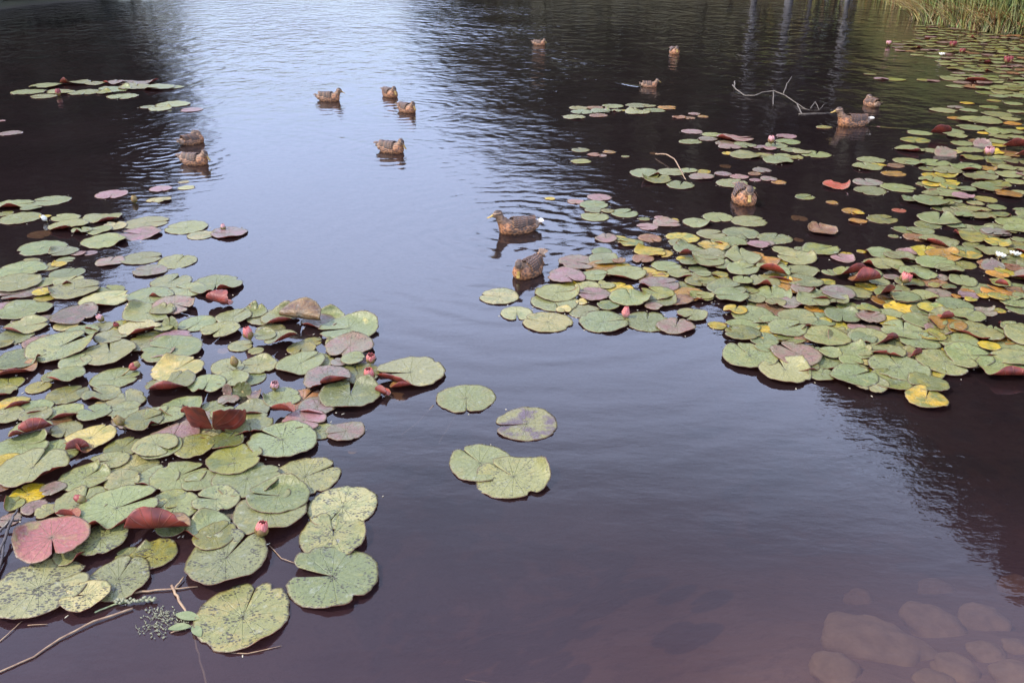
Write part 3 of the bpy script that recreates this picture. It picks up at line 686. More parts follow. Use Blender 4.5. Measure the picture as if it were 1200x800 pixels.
# landmarks for telling pads apart
LM = [
 (293, 392, 'the pink-and-white left bud'), (433, 421, 'the upper of the twin pink buds'), (433, 441, 'the lower of the twin pink buds'),
 (306, 626, 'the pink bud at lower centre-left'), (256, 362, 'the rolled brick-red leaf'), (350, 384, 'the long dark-red rolled leaf'),
 (247, 508, 'the large upturned blood-red leaf'), (188, 630, 'the dark red-brown folded leaf'), (70, 640, 'the rose-pink pad'),
 (138, 383, 'the small dark bud at the left'), (102, 591, 'the red-brown bud lying on a pad'), (152, 433, 'the orange-brown bud at the left'),
 (275, 424, 'the green bud in the left cluster'), (229, 190, 'the low-headed duck on the left'), (69, 109, 'the red bud of the top-left raft'),
 (146, 498, 'the pink-tipped bud over yellowed pads'), (17, 472, 'the yellow rolled pad'),
 (602, 262, 'the mallard with the white tail'), (617, 310, 'the duck with the raised tail'), (871, 228, 'the duck facing the viewer'), (998, 142, 'the light brown duck by the branch'),
 (1058, 328, 'the pink flower at right'), (1170, 300, 'the white flower at right'), (1157, 183, 'the pale pink flower at far right'), (903, 170, 'the pink bud of the middle raft'),
 (1101, 162, 'the domed dark-red leaf'), (731, 364, 'the right-hand red bud tip'), (761, 98, 'the small duck trailing a wake'),
 (907, 324, 'the half-folded right-hand pad'), (980, 219, 'the floating orange-red leaf'), (1083, 470, 'the yellow-blotched pad at the right cluster tip'),
 (1157, 410, 'the round bright yellow pad at right'), (865, 372, 'the bright yellow withered pads'), (963, 272, 'the pinkish brown curled leaf'),
 (803, 302, 'the small orange-red leaf tip'), (1100, 362, 'the broad yellow right-hand patch'), (1187, 178, 'the right-edge arched leaves'),
 (546, 467, 'the lone notched pad in open water'), (800, 198, 'the thin bent twig'), (1021, 120, 'the round resting duck'),
]
def where(px, py):
    best = min(LM, key=lambda l: math.hypot((l[0] - px), (l[1] - py) * 1.7))
    dx, dy = px - best[0], (py - best[1]) * 1.7
    if math.hypot(dx, dy) < 9: return best[2], 'right at'
    a = math.degrees(math.atan2(-dy, dx)) % 360
    words = ['right of', 'behind-right of', 'behind', 'behind-left of', 'left of', 'front-left of', 'in front of', 'front-right of']
    return best[2], words[int((a + 22.5) // 45) % 8]

# far right field: small pads filling the pond surface in front of the reeds
rf = random.Random(5)
far_spots = []
def inside_far(x, y):
    if y < 47 and x > 1075: return y > 27 + (x - 1075) * .13
    if y > 45 and x < 1050 + (y - 45) * 0.2: return False
    # open water boundary seen in the photograph
    bound = [(42, 1085), (50, 1045), (60, 1052), (66, 1080), (74, 1105), (84, 1115), (92, 1100), (100, 1140), (112, 1165)]
    for (ya, xa), (yb, xb) in zip(bound, bound[1:]):
        if ya <= y <= yb:
            return x > xa + (xb - xa) * (y - ya) / (yb - ya)
    return False
tries = 0
while len(far_spots) < 210 and tries < 20000:
    tries += 1
    x, y = rf.uniform(1035, 1235), rf.uniform(29, 112)
    if not inside_far(x, y): continue
    w = ppm(y) * rf.uniform(.17, .27)
    if any(abs(x - a) < (w + c) * .36 and abs(y - b) < (w + c) * .09 for a, b, c in far_spots): continue
    far_spots.append((x, y, w))
for x, y, w in far_spots:
    PADS.append([x, y, w, None, rf.choice('ggggggkkqpbgy'[:12] + 'k'), {}])
# the right-hand field goes on past the frame
for _ in range(60):
    y = rf.uniform(90, 420); x = rf.uniform(1206, 1300)
    PADS.append([x, y, ppm(y) * rf.uniform(.2, .3), None, rf.choice('gggkqg'), {}])

SZ = 0.94
def cover(px, py, k=.95):
    c = at(px, py)
    return any((c.x - s_['c'].x) ** 2 + (c.y - s_['c'].y) ** 2 < (s_['r'] * k) ** 2 for s_ in recs)
def in_poly(x, y, poly):
    ins = False
    for (xa, ya), (xb, yb) in zip(poly, poly[1:] + poly[:1]):
        if (ya > y) != (yb > y) and x < (xb - xa) * (y - ya) / (yb - ya) + xa: ins = not ins
    return ins
FILL = [([(0, 330), (60, 300), (110, 330), (180, 350), (240, 370), (300, 372), (400, 375), (440, 395), (440, 440), (400, 470), (395, 500), (330, 545), (340, 590), (430, 600), (400, 640), (320, 640), (210, 640), (180, 600), (90, 590), (0, 590)], 34, 'gqkbgkmyp'),
        ([(700, 300), (800, 290), (880, 295), (990, 340), (1060, 290), (1080, 210), (1120, 160), (1200, 150), (1200, 430), (1090, 440), (1050, 450), (930, 440), (870, 400), (850, 350), (780, 355), (660, 345)], 125, 'ygkbyggko')]
recs = []
for p in PADS:
    px, py, w, nt, kd, opt = p
    c = at(px, py)
    depth = (c - Vector((0, 0, CAM_H))).dot(FW)
    r = w / F * depth / 2 
    recs.append(dict(px=px, py=py, w=w, c=c, r=r, nt=nt, kd=kd, opt=opt))
rf = random.Random(9)
for poly, cnt, kinds in FILL:
    k = t = 0
    x0, x1 = min(p[0] for p in poly), max(p[0] for p in poly); y0, y1 = min(p[1] for p in poly), max(p[1] for p in poly)
    while k < cnt and t < 4000:
        t += 1
        x, y = rf.uniform(x0, x1), rf.uniform(y0, y1)
        if not in_poly(x, y, poly) or cover(x, y, .95 if x < 600 else .86): continue
        r = rf.uniform(.06, .115)
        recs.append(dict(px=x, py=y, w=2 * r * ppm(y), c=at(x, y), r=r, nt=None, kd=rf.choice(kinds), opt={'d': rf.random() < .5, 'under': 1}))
        k += 1
recs.sort(key=lambda q: (-900 if q['opt'].get('under') else 0) + q['py'] + random.Random(int(q['px'] * 7 + q['py'])).uniform(-7, 7) + (6 if q['w'] > 55 else 0))
for i, q in enumerate(recs):
    lv = 0
    for s in recs[:i]:
        d = (q['c'] - s['c']).length
        if d < (q['r'] + s['r']) * .95: lv = max(lv, s['lv'] + 1)
    q['lv'] = lv if lv < 6 else 2 + (lv % 4)

def make_pad_arrays(q, folded=False):
    rnd = np.random.RandomState(int(q['px'] * 31 + q['py'] * 17) % 99991)
    opt = q['opt']; w = q['w']
    N, K = (64, 12) if w > 60 else (44, 8) if w > 34 else (30, 6) if w > 18 else (20, 4)
    if folded: N, K = 56, 14
    nt = q['nt']
    a = rnd.uniform(0, 2 * PI) if nt is None else math.atan2(math.sin(R(nt)) * 1.0 / max(.25, math.sin(math.atan2(CAM_H, q['c'].y))) if False else math.sin(R(nt)) , math.cos(R(nt)))
    gap = rnd.uniform(0.008, 0.035) if rnd.rand() < .72 else rnd.uniform(.05, .14)
    if opt.get('h') == 2: gap = .16
    if 'gap' in opt: gap = opt['gap']
    curls = [(R(c[0]), c[1], c[2]) for c in opt.get('cu', [])]
    dense = q.get('lv', 0) > 0
    if not curls and dense and rnd.rand() < .5:
        curls = [(rnd.uniform(0, 2 * PI), rnd.uniform(.25, .6), rnd.uniform(.08, .36))]
    if rnd.rand() < .25 and not folded:
        curls.append((rnd.uniform(0, 2 * PI), rnd.uniform(.15, .35), rnd.uniform(-.06, .10)))
    ro = opt.get('ro')
    roll = None
    if not ro and not folded and w > 26 and dense and not opt.get('s') and rnd.rand() < (.20 if q['px'] < 530 else .08):
        ro = (rnd.uniform(225, 320), rnd.uniform(.5, .72), rnd.uniform(.2, .35), rnd.uniform(1.2, 2.6))
    if ro:
        ro = ro if isinstance(ro, list) else [ro]
        roll = [(R(d), u0, rho, mx) for d, u0, rho, mx in ro]
    tilt = None
    if 'ti' in opt:
        d, ang, lift = opt['ti']; tilt = (R(d), R(ang), lift)
    elif dense and rnd.rand() < .6 and not folded:
        tilt = (rnd.uniform(0, 2 * PI), rnd.uniform(0, .05), 0)
    wave = .02 if q.get('lv', 0) == 0 else rnd.uniform(.03, .09)
    if folded: wave = .10
    holes = int(rnd.rand() < .6) + int(rnd.rand() < .3) + int(opt.get('h', 0) > 0) * 2
    asp = rnd.uniform(.96, 1.07)
    P, nrm, U, T = pad_arrays(q['r'] * (1 if folded else 1.02 if q['px'] < 530 else 1.07), a, gap, N, K, rnd, wave, curls, roll, tilt, holes, asp)
    V, faces, mi, uv = pad_mesh_data(P, nrm, U, T, 0.0012 if w > 20 else .002)
    base = KINDS[q['kd']]
    jit = rnd.uniform(.80, 1.16) * np.array([rnd.uniform(.90, 1.14), 1, rnd.uniform(.85, 1.1)])
    t1 = np.array(base[0]) * jit * TONE; t2 = np.array(base[1]) * jit * TONE
    patch = base[2] + rnd.uniform(-.12, .15)
    if q['kd'] == 'g' and rnd.rand() < .25:
        t1 = t1 * .7 + np.array((.19, .20, .05)) * .3
    if opt.get('y'): t2 = np.array((.40, .33, .10)); patch = .20
    if opt.get('t2') == 2: t2 = np.array((.09, .06, .07)); patch = .50
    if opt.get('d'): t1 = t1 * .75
    speck = rnd.uniform(.3, .8) if q['kd'] in 'gkmq' else rnd.uniform(.1, .4)
    if opt.get('s'): speck = rnd.uniform(.8, 1.0)
    if w < 30: speck *= .7
    z0 = .0015 + q.get('lv', 0) * .005 + rnd.uniform(0, .002) + opt.get('lift', 0) + (.03 if q['kd'] == 'n' and q['w'] > 60 else 0)
    return V, faces, mi, uv, np.append(t1, patch), np.append(t2, speck), z0

visible = [q for q in recs if -w / 2 < q['px'] < 1200 + q['w'] / 2 and q['py'] > 0]
visible.sort(key=lambda q: -q['w'])
single = visible[:300]
ids = {id(q) for q in single}
used_labels = {}
def pad_label(q):
    w, kd = q['w'], q['kd']
    near, word = where(q['px'], q['py'])
    m = ppm(q['py'])
    sz = 'broad ' if q['r'] > .165 else 'small ' if q['r'] < .10 else ''
    sp = 'speckled ' if q['opt'].get('s') else ''
    return sz + sp + KINDS[kd][3] + ' lily pad', word, near
groups_l = {}
for q in single:
    a, b, c = pad_label(q)
    groups_l.setdefault((a, b, c), []).append(q)
ORD = ['nearest', 'second nearest', 'third nearest', 'fourth nearest', 'fifth nearest', 'sixth nearest', 'seventh nearest', 'eighth nearest', 'ninth nearest', 'tenth nearest', 'eleventh nearest', 'twelfth nearest', 'thirteenth nearest', 'fourteenth nearest', 'fifteenth nearest']
ORD = ['nearest'] + [w_.replace(' nearest', '-nearest') for w_ in ORD[1:]]
for (a, b, c), qs in groups_l.items():
    lmx, lmy, _ = [l for l in LM if l[2] == c][0]
    qs.sort(key=lambda q: math.hypot(q['px'] - lmx, (q['py'] - lmy) * 1.7))
    for i, q in enumerate(qs):
        q['label'] = (a + ' ' + b + ' ' + c) if len(qs) == 1 else (ORD[min(i, 14)] + ' ' + a + ' ' + b + ' ' + c)
        if len(q['label'].split()) > 16: q['label'] = q['label'].replace(' lily pad', ' pad')
        if len(q['label'].split()) > 16: q['label'] = q['label'].replace('yellow-green ', 'yellowish ').replace(' of the twin pink buds', ' twin bud').replace(' in the left cluster', '').replace(' of the top-left raft', '')
        if len(q['label'].split()) > 16: print("LONG", len(q["label"].split()), q["label"])

def raft(q):
    x, y = q['px'], q['py']
    if x < 250 and y < 175: return 'lily pads of the top-left raft'
    if x < 530 and y >= 175: return 'lily pads of the left cluster'
    if x < 690 and y > 430: return 'lily pads alone in the open water'
    if y < 250 and x < 1000: return 'lily pads of the small rafts in dark water'
    return 'lily pads of the right cluster'

sV, sF, sM, sU, s1, s2, off = [], [], [], [], [], [], 0
for q in recs:
    V, faces, mi, uv, t1, t2, z0 = make_pad_arrays(q)
    if id(q) in ids:
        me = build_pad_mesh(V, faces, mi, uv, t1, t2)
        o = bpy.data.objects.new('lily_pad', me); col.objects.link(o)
        o.location = (q['c'].x, q['c'].y, z0)
        tag(o, q['label'], 'lily pad', raft(q))
    else:
        V = V + np.array((q['c'].x, q['c'].y, z0))
        sV.append(V); sF.append(faces + off); sM.append(mi); sU.append(uv); off += len(V)
        s1.append(np.tile(t1, (len(V), 1))); s2.append(np.tile(t2, (len(V), 1)))
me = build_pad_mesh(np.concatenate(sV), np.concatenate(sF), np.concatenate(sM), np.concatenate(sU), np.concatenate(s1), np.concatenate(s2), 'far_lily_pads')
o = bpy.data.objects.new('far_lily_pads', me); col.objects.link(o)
tag(o, 'mass of small far lily pads floating in front of the reeds', 'lily pads', kind='stuff')

def stalk_part(parent, p0, p1, r=.004, bend=.02):
    p0, p1 = Vector(p0), Vector(p1)
    pts = [p0.lerp(p1, t) + Vector((bend * math.sin(PI * t), 0, 0)) for t in (0, .25, .5, .75, 1)]
    v, f = tube(pts, [r * 1.1, r, r, r * .95, r * .9], 6)
    return link('stalk', mesh_from(v, f), [STALK], parent)

for (px, py, w, kd, opt, lab) in FOLDED:
    c = at(px, py)
    depth = (c - Vector((0, 0, CAM_H))).dot(FW)
    q = dict(px=px, py=py, w=w, c=c, r=w / F * depth / 2, nt=opt.get('nt', 90), kd=kd, opt=opt, lv=3)
    V, faces, mi, uv, t1, t2, z0 = make_pad_arrays(q, folded=True)
    me = build_pad_mesh(V, faces, mi, uv, t1, t2, 'leaf_blade')
    if opt.get('stalk'):
        root = empty('upturned_leaf', (c.x, c.y, z0))
        b = bpy.data.objects.new('blade', me); col.objects.link(b); b.parent = root
        stalk_part(root, (0.0, 0, -z0 - .03), (0, 0, .004))
        o = root
    else:
        o = bpy.data.objects.new('curled_leaf', me); col.objects.link(o)
        o.location = (c.x, c.y, z0)
    tag(o, lab, 'lily leaf', 'curled and upturned lily leaves')

# ------------------------------------------------------------------ water lily buds and flowers
def petal_mesh(L, W, cup, tipb=0.12, n=9, m=5):
    """petal growing along +Z from the origin, bulging to +X"""
    V, Fc = [], []
    for side in (0, 1):
        for i in range(n):
            t = i / (n - 1)
            wd = W * (math.sin(PI * min(1, t * .82 + .10)) ** .8)
            if i == n - 1: wd = W * .04
            bulge = cup * math.sin(PI * t * .93) 
            for k in range(m):
                s = (k / (m - 1) - .5) * 2
                V.append((bulge - .30 * wd * s * s - side * .0012, wd * s * .5 * 1.0, L * t))
    for i in range(n - 1):
        for k in range(m - 1):
            a = i * m + k
            Fc.append((a, a + 1, a + m + 1, a + m))
            b = a + n * m
            Fc.append((b, b + m, b + m + 1, b + 1))
        for k in (0, m - 1):
            a = i * m + k; b = a + n * m
            Fc.append((a, a + m, b + m, b) if k == 0 else (a, b, b + m, a + m))
    a = (n - 1) * m
    for k in range(m - 1): Fc.append((a + k, a + k + 1, a + k + 1 + n * m, a + k + n * m))
    return mesh_from(V, Fc, 'petal')

def petal_mat(name, base, tip, streak=None):
    g = NT(name)
    tc = g.n('TexCoord'); s = g.n('SeparateXYZ'); g.l(tc.outputs['Object'], s.inputs[0])
    h = g.mr(s.outputs[2], 0.0, 0.055)
    c = g.mix(h, (*base, 1), (*tip, 1))
    nz = g.noise(g.scaled(tc.outputs['Object'], (1, 6, .6)), 60, 3)
    c = g.mix(g.mr(nz, .45, .65, 0, .5), c, (*(streak or base), 1))
    p = g.n('BsdfPrincipled', Roughness=.45); g.l(c, p.inputs['Base Color'])
    tr = g.n('BsdfTranslucent'); g.l(c, tr.inputs['Color'])
    ms = g.n('MixShader'); ms.inputs[0].default_value = .3
    g.l(p.outputs[0], ms.inputs[1]); g.l(tr.outputs[0], ms.inputs[2]); g.l(ms.outputs[0], g.out.inputs['Surface'])
    return g.m
PINK = petal_mat('petal_pink', (.62, .30, .24), (.50, .10, .09), (.74, .50, .42))
PALE = petal_mat('petal_pale_pink', (.60, .38, .34), (.55, .24, .24), (.66, .5, .46))
WHITE = petal_mat('petal_white', (.78, .76, .62), (.82, .80, .72), (.7, .68, .5))
SEPAL = petal_mat('sepal_green_brown', (.16, .14, .04), (.20, .08, .03), (.26, .22, .06))
DARKBUD = petal_mat('petal_dark_red', (.30, .05, .04), (.22, .03, .04), (.38, .10, .05))
OLIVE = petal_mat('petal_olive', (.20, .18, .05), (.26, .16, .05), (.3, .26, .08))
PET = {}
def flower(px, py, size, mat, label, openness=0.12, tilt=(0, 0), h=0.02, sep=4, npet=7, cat='flower bud', name='water_lily_bud', sepmat=None):
    root = empty(name, at(px, py) + Vector((0, 0, h)), (R(tilt[0]), R(tilt[1]), random.uniform(0, 6)))
    key = round(size, 3), mat.name
    for ring, (cnt, ln, wd, cup, mt, nm) in enumerate(((npet, size, size * .50, size * .24, mat, 'petal'), (4, size * .8, size * .34, size * .15, mat, 'petal'), (sep, size * .80, size * .46, size * .30, sepmat or SEPAL, 'sepal'))):
        k2 = (round(size, 3), mt.name, ring)
        if k2 not in PET:
            PET[k2] = petal_mesh(ln, wd, cup); PET[k2].materials.append(mt)
            PET[k2].polygons.foreach_set('use_smooth', [True] * len(PET[k2].polygons))
        for i in range(cnt):
            a = 2 * PI * (i + ring * .37) / cnt
            o = bpy.data.objects.new(nm, PET[k2]); col.objects.link(o); o.parent = root
            op = openness * (1.0 if ring == 0 else .5 if ring == 1 else 1.25) + random.uniform(-.03, .04)
            o.rotation_euler = Euler((0, op, a), 'XYZ')
            o.location = (math.cos(a) * size * .05, math.sin(a) * size * .05, 0)
    stalk_part(root, (0, 0, -h - .06), (0, 0, .004), .0035, .008)
    return tag(root, label, cat, 'water lily buds and flowers')

flower(294, 402, .075, PINK, 'pink and white striped bud behind folded pads, highest bud in the left cluster', .10, (-10, 8), .02, sep=3)
flower(434, 429, .058, PINK, 'upper of two pink lily buds on the right edge of the left cluster', .18, (14, -12), .02)
flower(434, 449, .070, PINK, 'lower of two pink buds on the right edge of the left cluster, yellowish below', .14, (-5, 0), .015)
flower(306, 634, .065, PINK, 'pink water lily bud squeezed between pads in the lower left cluster', .10, (-15, 0), .02)
flower(139, 387, .045, DARKBUD, 'small dark purple bud poking up at the upper left of the left cluster', .04, (-20, 15), .015, sep=3)
flower(122, 378, .050, PALE, 'pale pink bud tip lying against a pad at the upper left', .12, (10, -30), .01)
flower(103, 594, .050, DARKBUD, 'red-brown bud lying on a green pad in the lower left cluster', .05, (-60, 20), .025, sep=4)
flower(152, 437, .060, OLIVE, 'orange-brown bud under the rim of a pad on the left', .10, (-70, 35), .02, sepmat=DARKBUD)
flower(277, 434, .062, OLIVE, 'slim olive-green bud standing on a pad in the left cluster', .02, (-6, -3), .02, npet=5)
flower(145, 503, .055, OLIVE, 'pink-tipped brown bud over yellowed pads in the left cluster', .10, (-20, 12), .02)
flower(69, 113, .10, DARKBUD, 'deep pink bud standing in front of the top-left raft', .12, (0, 0), .0)
flower(158, 238, .065, OLIVE, 'tiny yellowish bud at the dark reflection edge on the left', .1, (0, 0), .0)
flower(262, 270, .050, PALE, 'faint pink bud tip behind the rightmost pad of the left cluster', .1, (0, 0), .0)
flower(732, 372, .070, PINK, 'bright pink bud tip poking up between right-hand pads', .02, (-8, 0), .0, npet=5, sepmat=PINK)
flower(903, 171, .085, PALE, 'pale pink bud rising behind the middle raft in dark water', .16, (0, 0), .02)
flower(1057, 335, .072, PINK, 'pink water lily flower half open in the right cluster', .32, (-20, 5), .02, npet=9, cat='flower', name='water_lily_flower')
flower(1157, 189, .095, PALE, 'pale pink flower held above the far right pads', .26, (-10, 10), .05, npet=9, cat='flower', name='water_lily_flower')
flower(1170, 305, .045, WHITE, 'white water lily flower, the left one of two at right', .75, (-15, 0), .02, npet=10, cat='flower', name='water_lily_flower')
flower(1188, 303, .045, WHITE, 'white water lily flower, the right one of two near the right edge', .85, (-15, 0), .02, npet=10, cat='flower', name='water_lily_flower')
flower(55, 260, .050, WHITE, 'small white bud among yellow leaves at the left edge', .1, (-30, 0), .01, sepmat=WHITE)
flower(322, 458, .050, PALE, 'washed-out pink bud beside the upright olive leaf', .2, (-20, 0), .01)
flower(1041, 54, .10, PALE, 'far pale pink flower at the left tip of the distant pads', .3, (0, 0), .0, cat='flower', name='water_lily_flower')
flower(1116, 57, .12, DARKBUD, 'far dark red flower among the distant pads', .4, (0, 0), .02, cat='flower', name='water_lily_flower')
flower(1127, 64, .09, DARKBUD, 'second far dark red flower, smaller, among the distant pads', .4, (0, 0), .02, cat='flower', name='water_lily_flower')
flower(1180, 77, .13, DARKBUD, 'far dark red flower near the right edge', .4, (0, 0), .03, cat='flower', name='water_lily_flower')
flower(1103, 67, .07, WHITE, 'far white flower among the distant pads', .7, (0, 0), .02, cat='flower', name='water_lily_flower')

# ------------------------------------------------------------------ ducks
def duck_body_mat():
    g = NT('duck_plumage')
    a = g.n('Attribute', attribute_name='plumage')
    tc = g.n('TexCoord')
    vo = g.n('TexVoronoi', Scale=58.0)
    g.l(g.scaled(tc.outputs['Object'], (.62, 1, 1)), vo.inputs['Vector'])
    edge = g.mr(vo.outputs['Distance'], 0.50, 0.72)
    c = g.mix(g.math('MULTIPLY', edge, a.outputs['Alpha']), a.outputs['Color'], g.mix(.5, a.outputs['Color'], (.42, .21, .09, 1)))
    core = g.mr(vo.outputs['Distance'], 0.34, 0.56, 1, 0)
    c = g.mix(g.math('MULTIPLY', core, g.math('MULTIPLY', a.outputs['Alpha'], .85)), c, (.045, .028, .018, 1))
    c = g.mix(g.mr(g.noise(g.scaled(tc.outputs['Object'], (.4, 1, 1)), 130, 3), .4, .65, 0, .35), c, (.06, .035, .022, 1))
    p = g.n('BsdfPrincipled', Roughness=.6); g.l(c, p.inputs['Base Color'])
    b = g.n('Bump', Strength=.7, Distance=.004); g.l(vo.outputs['Distance'], b.inputs['Height']); g.l(b.outputs[0], p.inputs['Normal'])
    g.l(p.outputs[0], g.out.inputs['Surface'])
    return g.m
PLUM = duck_body_mat()
def feather_mat(name, centre, edge):
    g = NT(name)
    a = g.n('UVMap'); s = g.n('SeparateXYZ'); g.l(a.outputs[0], s.inputs[0])
    c = g.mix(g.mr(s.outputs[0], .45, .80), (*centre, 1), (*edge, 1))
    tc = g.n('TexCoord')
    c = g.mix(g.mr(g.noise(tc.outputs['Object'], 90, 3), .4, .7, 0, .4), c, (.05, .03, .02, 1))
    p = g.n('BsdfPrincipled', Roughness=.55); g.l(c, p.inputs['Base Color'])
    g.l(p.outputs[0], g.out.inputs['Surface'])
    return g.m
FEATH = feather_mat('wing_feather', (.022, .012, .008), (.135, .062, .028))
TAILF = feather_mat('tail_feather', (.06, .035, .02), (.20, .12, .07))
TAILW = feather_mat('white_tail_feather', (.30, .24, .18), (.70, .66, .58))
BILL = simple_mat('duck_bill', (.34, .24, .05), (.22, .12, .03), 50, .35, .05)
EYE = simple_mat('duck_eye', (.006, .004, .003), (.01, .008, .006), 10, .08, 0)
WHITEF = simple_mat('white_feather', (.75, .72, .66), (.62, .56, .48), 40, .6, .1)

def uv_sphere(c, s, rot=0.0, pitch=0.0, nu=24, nv=14):
    V, Fc = [], []
    M = Matrix.Rotation(rot, 3, 'Z') @ Matrix.Rotation(-pitch, 3, 'Y')
    V.append(Vector(c) + M @ Vector((0, 0, -s[2])))
    for j in range(1, nv):
        t = PI * j / nv
        for i in range(nu):
            a = 2 * PI * i / nu
            V.append(Vector(c) + M @ Vector((s[0] * math.sin(t) * math.cos(a), s[1] * math.sin(t) * math.sin(a), -s[2] * math.cos(t))))
    V.append(Vector(c) + M @ Vector((0, 0, s[2])))
    for i in range(nu): Fc.append((0, 1 + (i + 1) % nu, 1 + i))
    for j in range(nv - 2):
        for i in range(nu):
            a = 1 + j * nu + i; b = 1 + j * nu + (i + 1) % nu
            Fc.append((a, b, b + nu, a + nu))
    l = len(V) - 1
    for i in range(nu): Fc.append((l, 1 + (nv - 2) * nu + i, 1 + (nv - 2) * nu + (i + 1) % nu))
    return V, Fc

POSES = {  # neck points and radii, head centre, heading of the head, pitch of the head, tail lift
 'alert':     dict(neck=[(.130, 0, .085), (.158, 0, .120), (.172, 0, .148)], nr=[.058, .044, .038], head=(.190, 0, .176), hy=0, hp=-6, tl=.0),
 'alert_low': dict(neck=[(.130, 0, .080), (.155, 0, .110), (.168, 0, .130)], nr=[.055, .042, .036], head=(.184, 0, .152), hy=0, hp=-14, tl=.0),
 'rest':      dict(neck=[(.115, 0, .080), (.135, 0, .105), (.145, 0, .118)], nr=[.056, .046, .040], head=(.158, 0, .134), hy=-8, hp=-38, tl=.01),
 'preen':     dict(neck=[(.115, 0, .080), (.140, .005, .110), (.150, .01, .118)], nr=[.056, .044, .038], head=(.160, .012, .128), hy=22, hp=-58, tl=.05),
 'sleep':     dict(neck=[(.105, 0, .085), (.105, .01, .115), (.085, .015, .125)], nr=[.056, .046, .040], head=(.060, .018, .132), hy=165, hp=-12, tl=.0),
}
def body_mesh(P):
    parts = [uv_sphere((-.005, 0, .036), (.175, .098, .080)), uv_sphere((.085, 0, .044), (.095, .086, .076)),
             uv_sphere((-.125, 0, .055 + P['tl'] * .4), (.095, .062, .042), 0, .14 + P['tl'] * 3), uv_sphere((-.195, 0, .074 + P['tl']), (.062, .038, .016), 0, .25 + P['tl'] * 4),
             uv_sphere((-.02, 0, .066), (.13, .070, .052))]
    for c, r in zip(P['neck'], P['nr']): parts.append(uv_sphere(c, (r, r * .92, r)))
    hy, hp = R(P['hy']), R(P['hp'])
    h = Vector(P['head'])
    parts.append(uv_sphere(h, (.048, .035, .037), hy, hp))
    f = Vector((math.cos(hy) * math.cos(hp), math.sin(hy) * math.cos(hp), math.sin(hp)))
    parts.append(uv_sphere(h + f * .026 + Vector((0, 0, -.006)), (.030, .024, .022), hy, hp))
    v, fc = merge(parts)
    me = mesh_from(v, fc, 'duck_body')
    o = bpy.data.objects.new('tmp_body', me); col.objects.link(o)
    m = o.modifiers.new('r', 'REMESH'); m.mode = 'VOXEL'; m.voxel_size = .0065
    s = o.modifiers.new('s', 'SMOOTH'); s.factor = .6; s.iterations = 7
    dg = bpy.context.evaluated_depsgraph_get()
    out = bpy.data.meshes.new_from_object(o.evaluated_get(dg))
    bpy.data.objects.remove(o); 
    out.polygons.foreach_set('use_smooth', [True] * len(out.polygons))
    a = out.attributes.new('plumage', 'FLOAT_COLOR', 'POINT')
    Rinv = (Matrix.Rotation(hy, 3, 'Z') @ Matrix.Rotation(-hp, 3, 'Y')).inverted()
    for i, vt in enumerate(out.vertices):
        p = vt.co
        q = Rinv @ (p - h)                       # head frame: x forwards
        n1 = noise.noise(p * 28) * .5
        c = Vector((.30, .140, .055)); al = 1.0     # body: warm scalloped brown
        if p.z > .085 and p.x < .1: c = Vector((.13, .078, .045))
        if p.x > .085 and p.z < .10: c = Vector((.46, .19, .06)); al = .9        # rufous breast
        if p.x < -.17: c = Vector((.34, .25, .17)); al = .4
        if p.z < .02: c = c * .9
        if q.length < .066 and (p.z > .112 or P['head'][2] < .12 and p.z > .10):
            al = .18
            c = Vector((.36, .235, .13))                                             # buff cheek
            if q.z > .019: c = Vector((.055, .035, .025))                             # dark crown
            elif abs(q.z - .004) < .0048 and q.x > -.03: c = Vector((.06, .038, .026)) # eye stripe
            elif q.z > .009: c = Vector((.42, .29, .17))
            if q.x < -.030 and q.z < .019: c = Vector((.20, .12, .07))
        elif p.z > .10 and p.x > .09:
            c = Vector((.24, .145, .08)); al = .35
        c = Vector((c.x * 1.08, c.y * .92, c.z * .85)) * (1 + n1 * .6) * .56
        a.data[i].color = (*c, al)
    return out, h, f, hy, hp

def bill_mesh():
    V, Fc = [], []
    secs = [(0, .0125, .0135, .0), (.012, .0110, .0105, -.001), (.026, .0105, .0060, -.004), (.040, .0125, .0035, -.006), (.050, .0110, .0026, -.0065), (.056, .0055, .0018, -.007)]
    n = 10
    for x, w, h, z in secs:
        for k in range(n):
            a = 2 * PI * k / n
            V.append((x, w * math.cos(a), z + h * math.sin(a) * (.9 if math.sin(a) > 0 else .6)))
    for i in range(len(secs) - 1):
        for k in range(n):
            Fc.append((i * n + k, i * n + (k + 1) % n, (i + 1) * n + (k + 1) % n, (i + 1) * n + k))
    Fc.append(tuple(range(n))[::-1]); Fc.append(tuple(len(V) - n + k for k in range(n)))
    return mesh_from(V, Fc, 'bill')

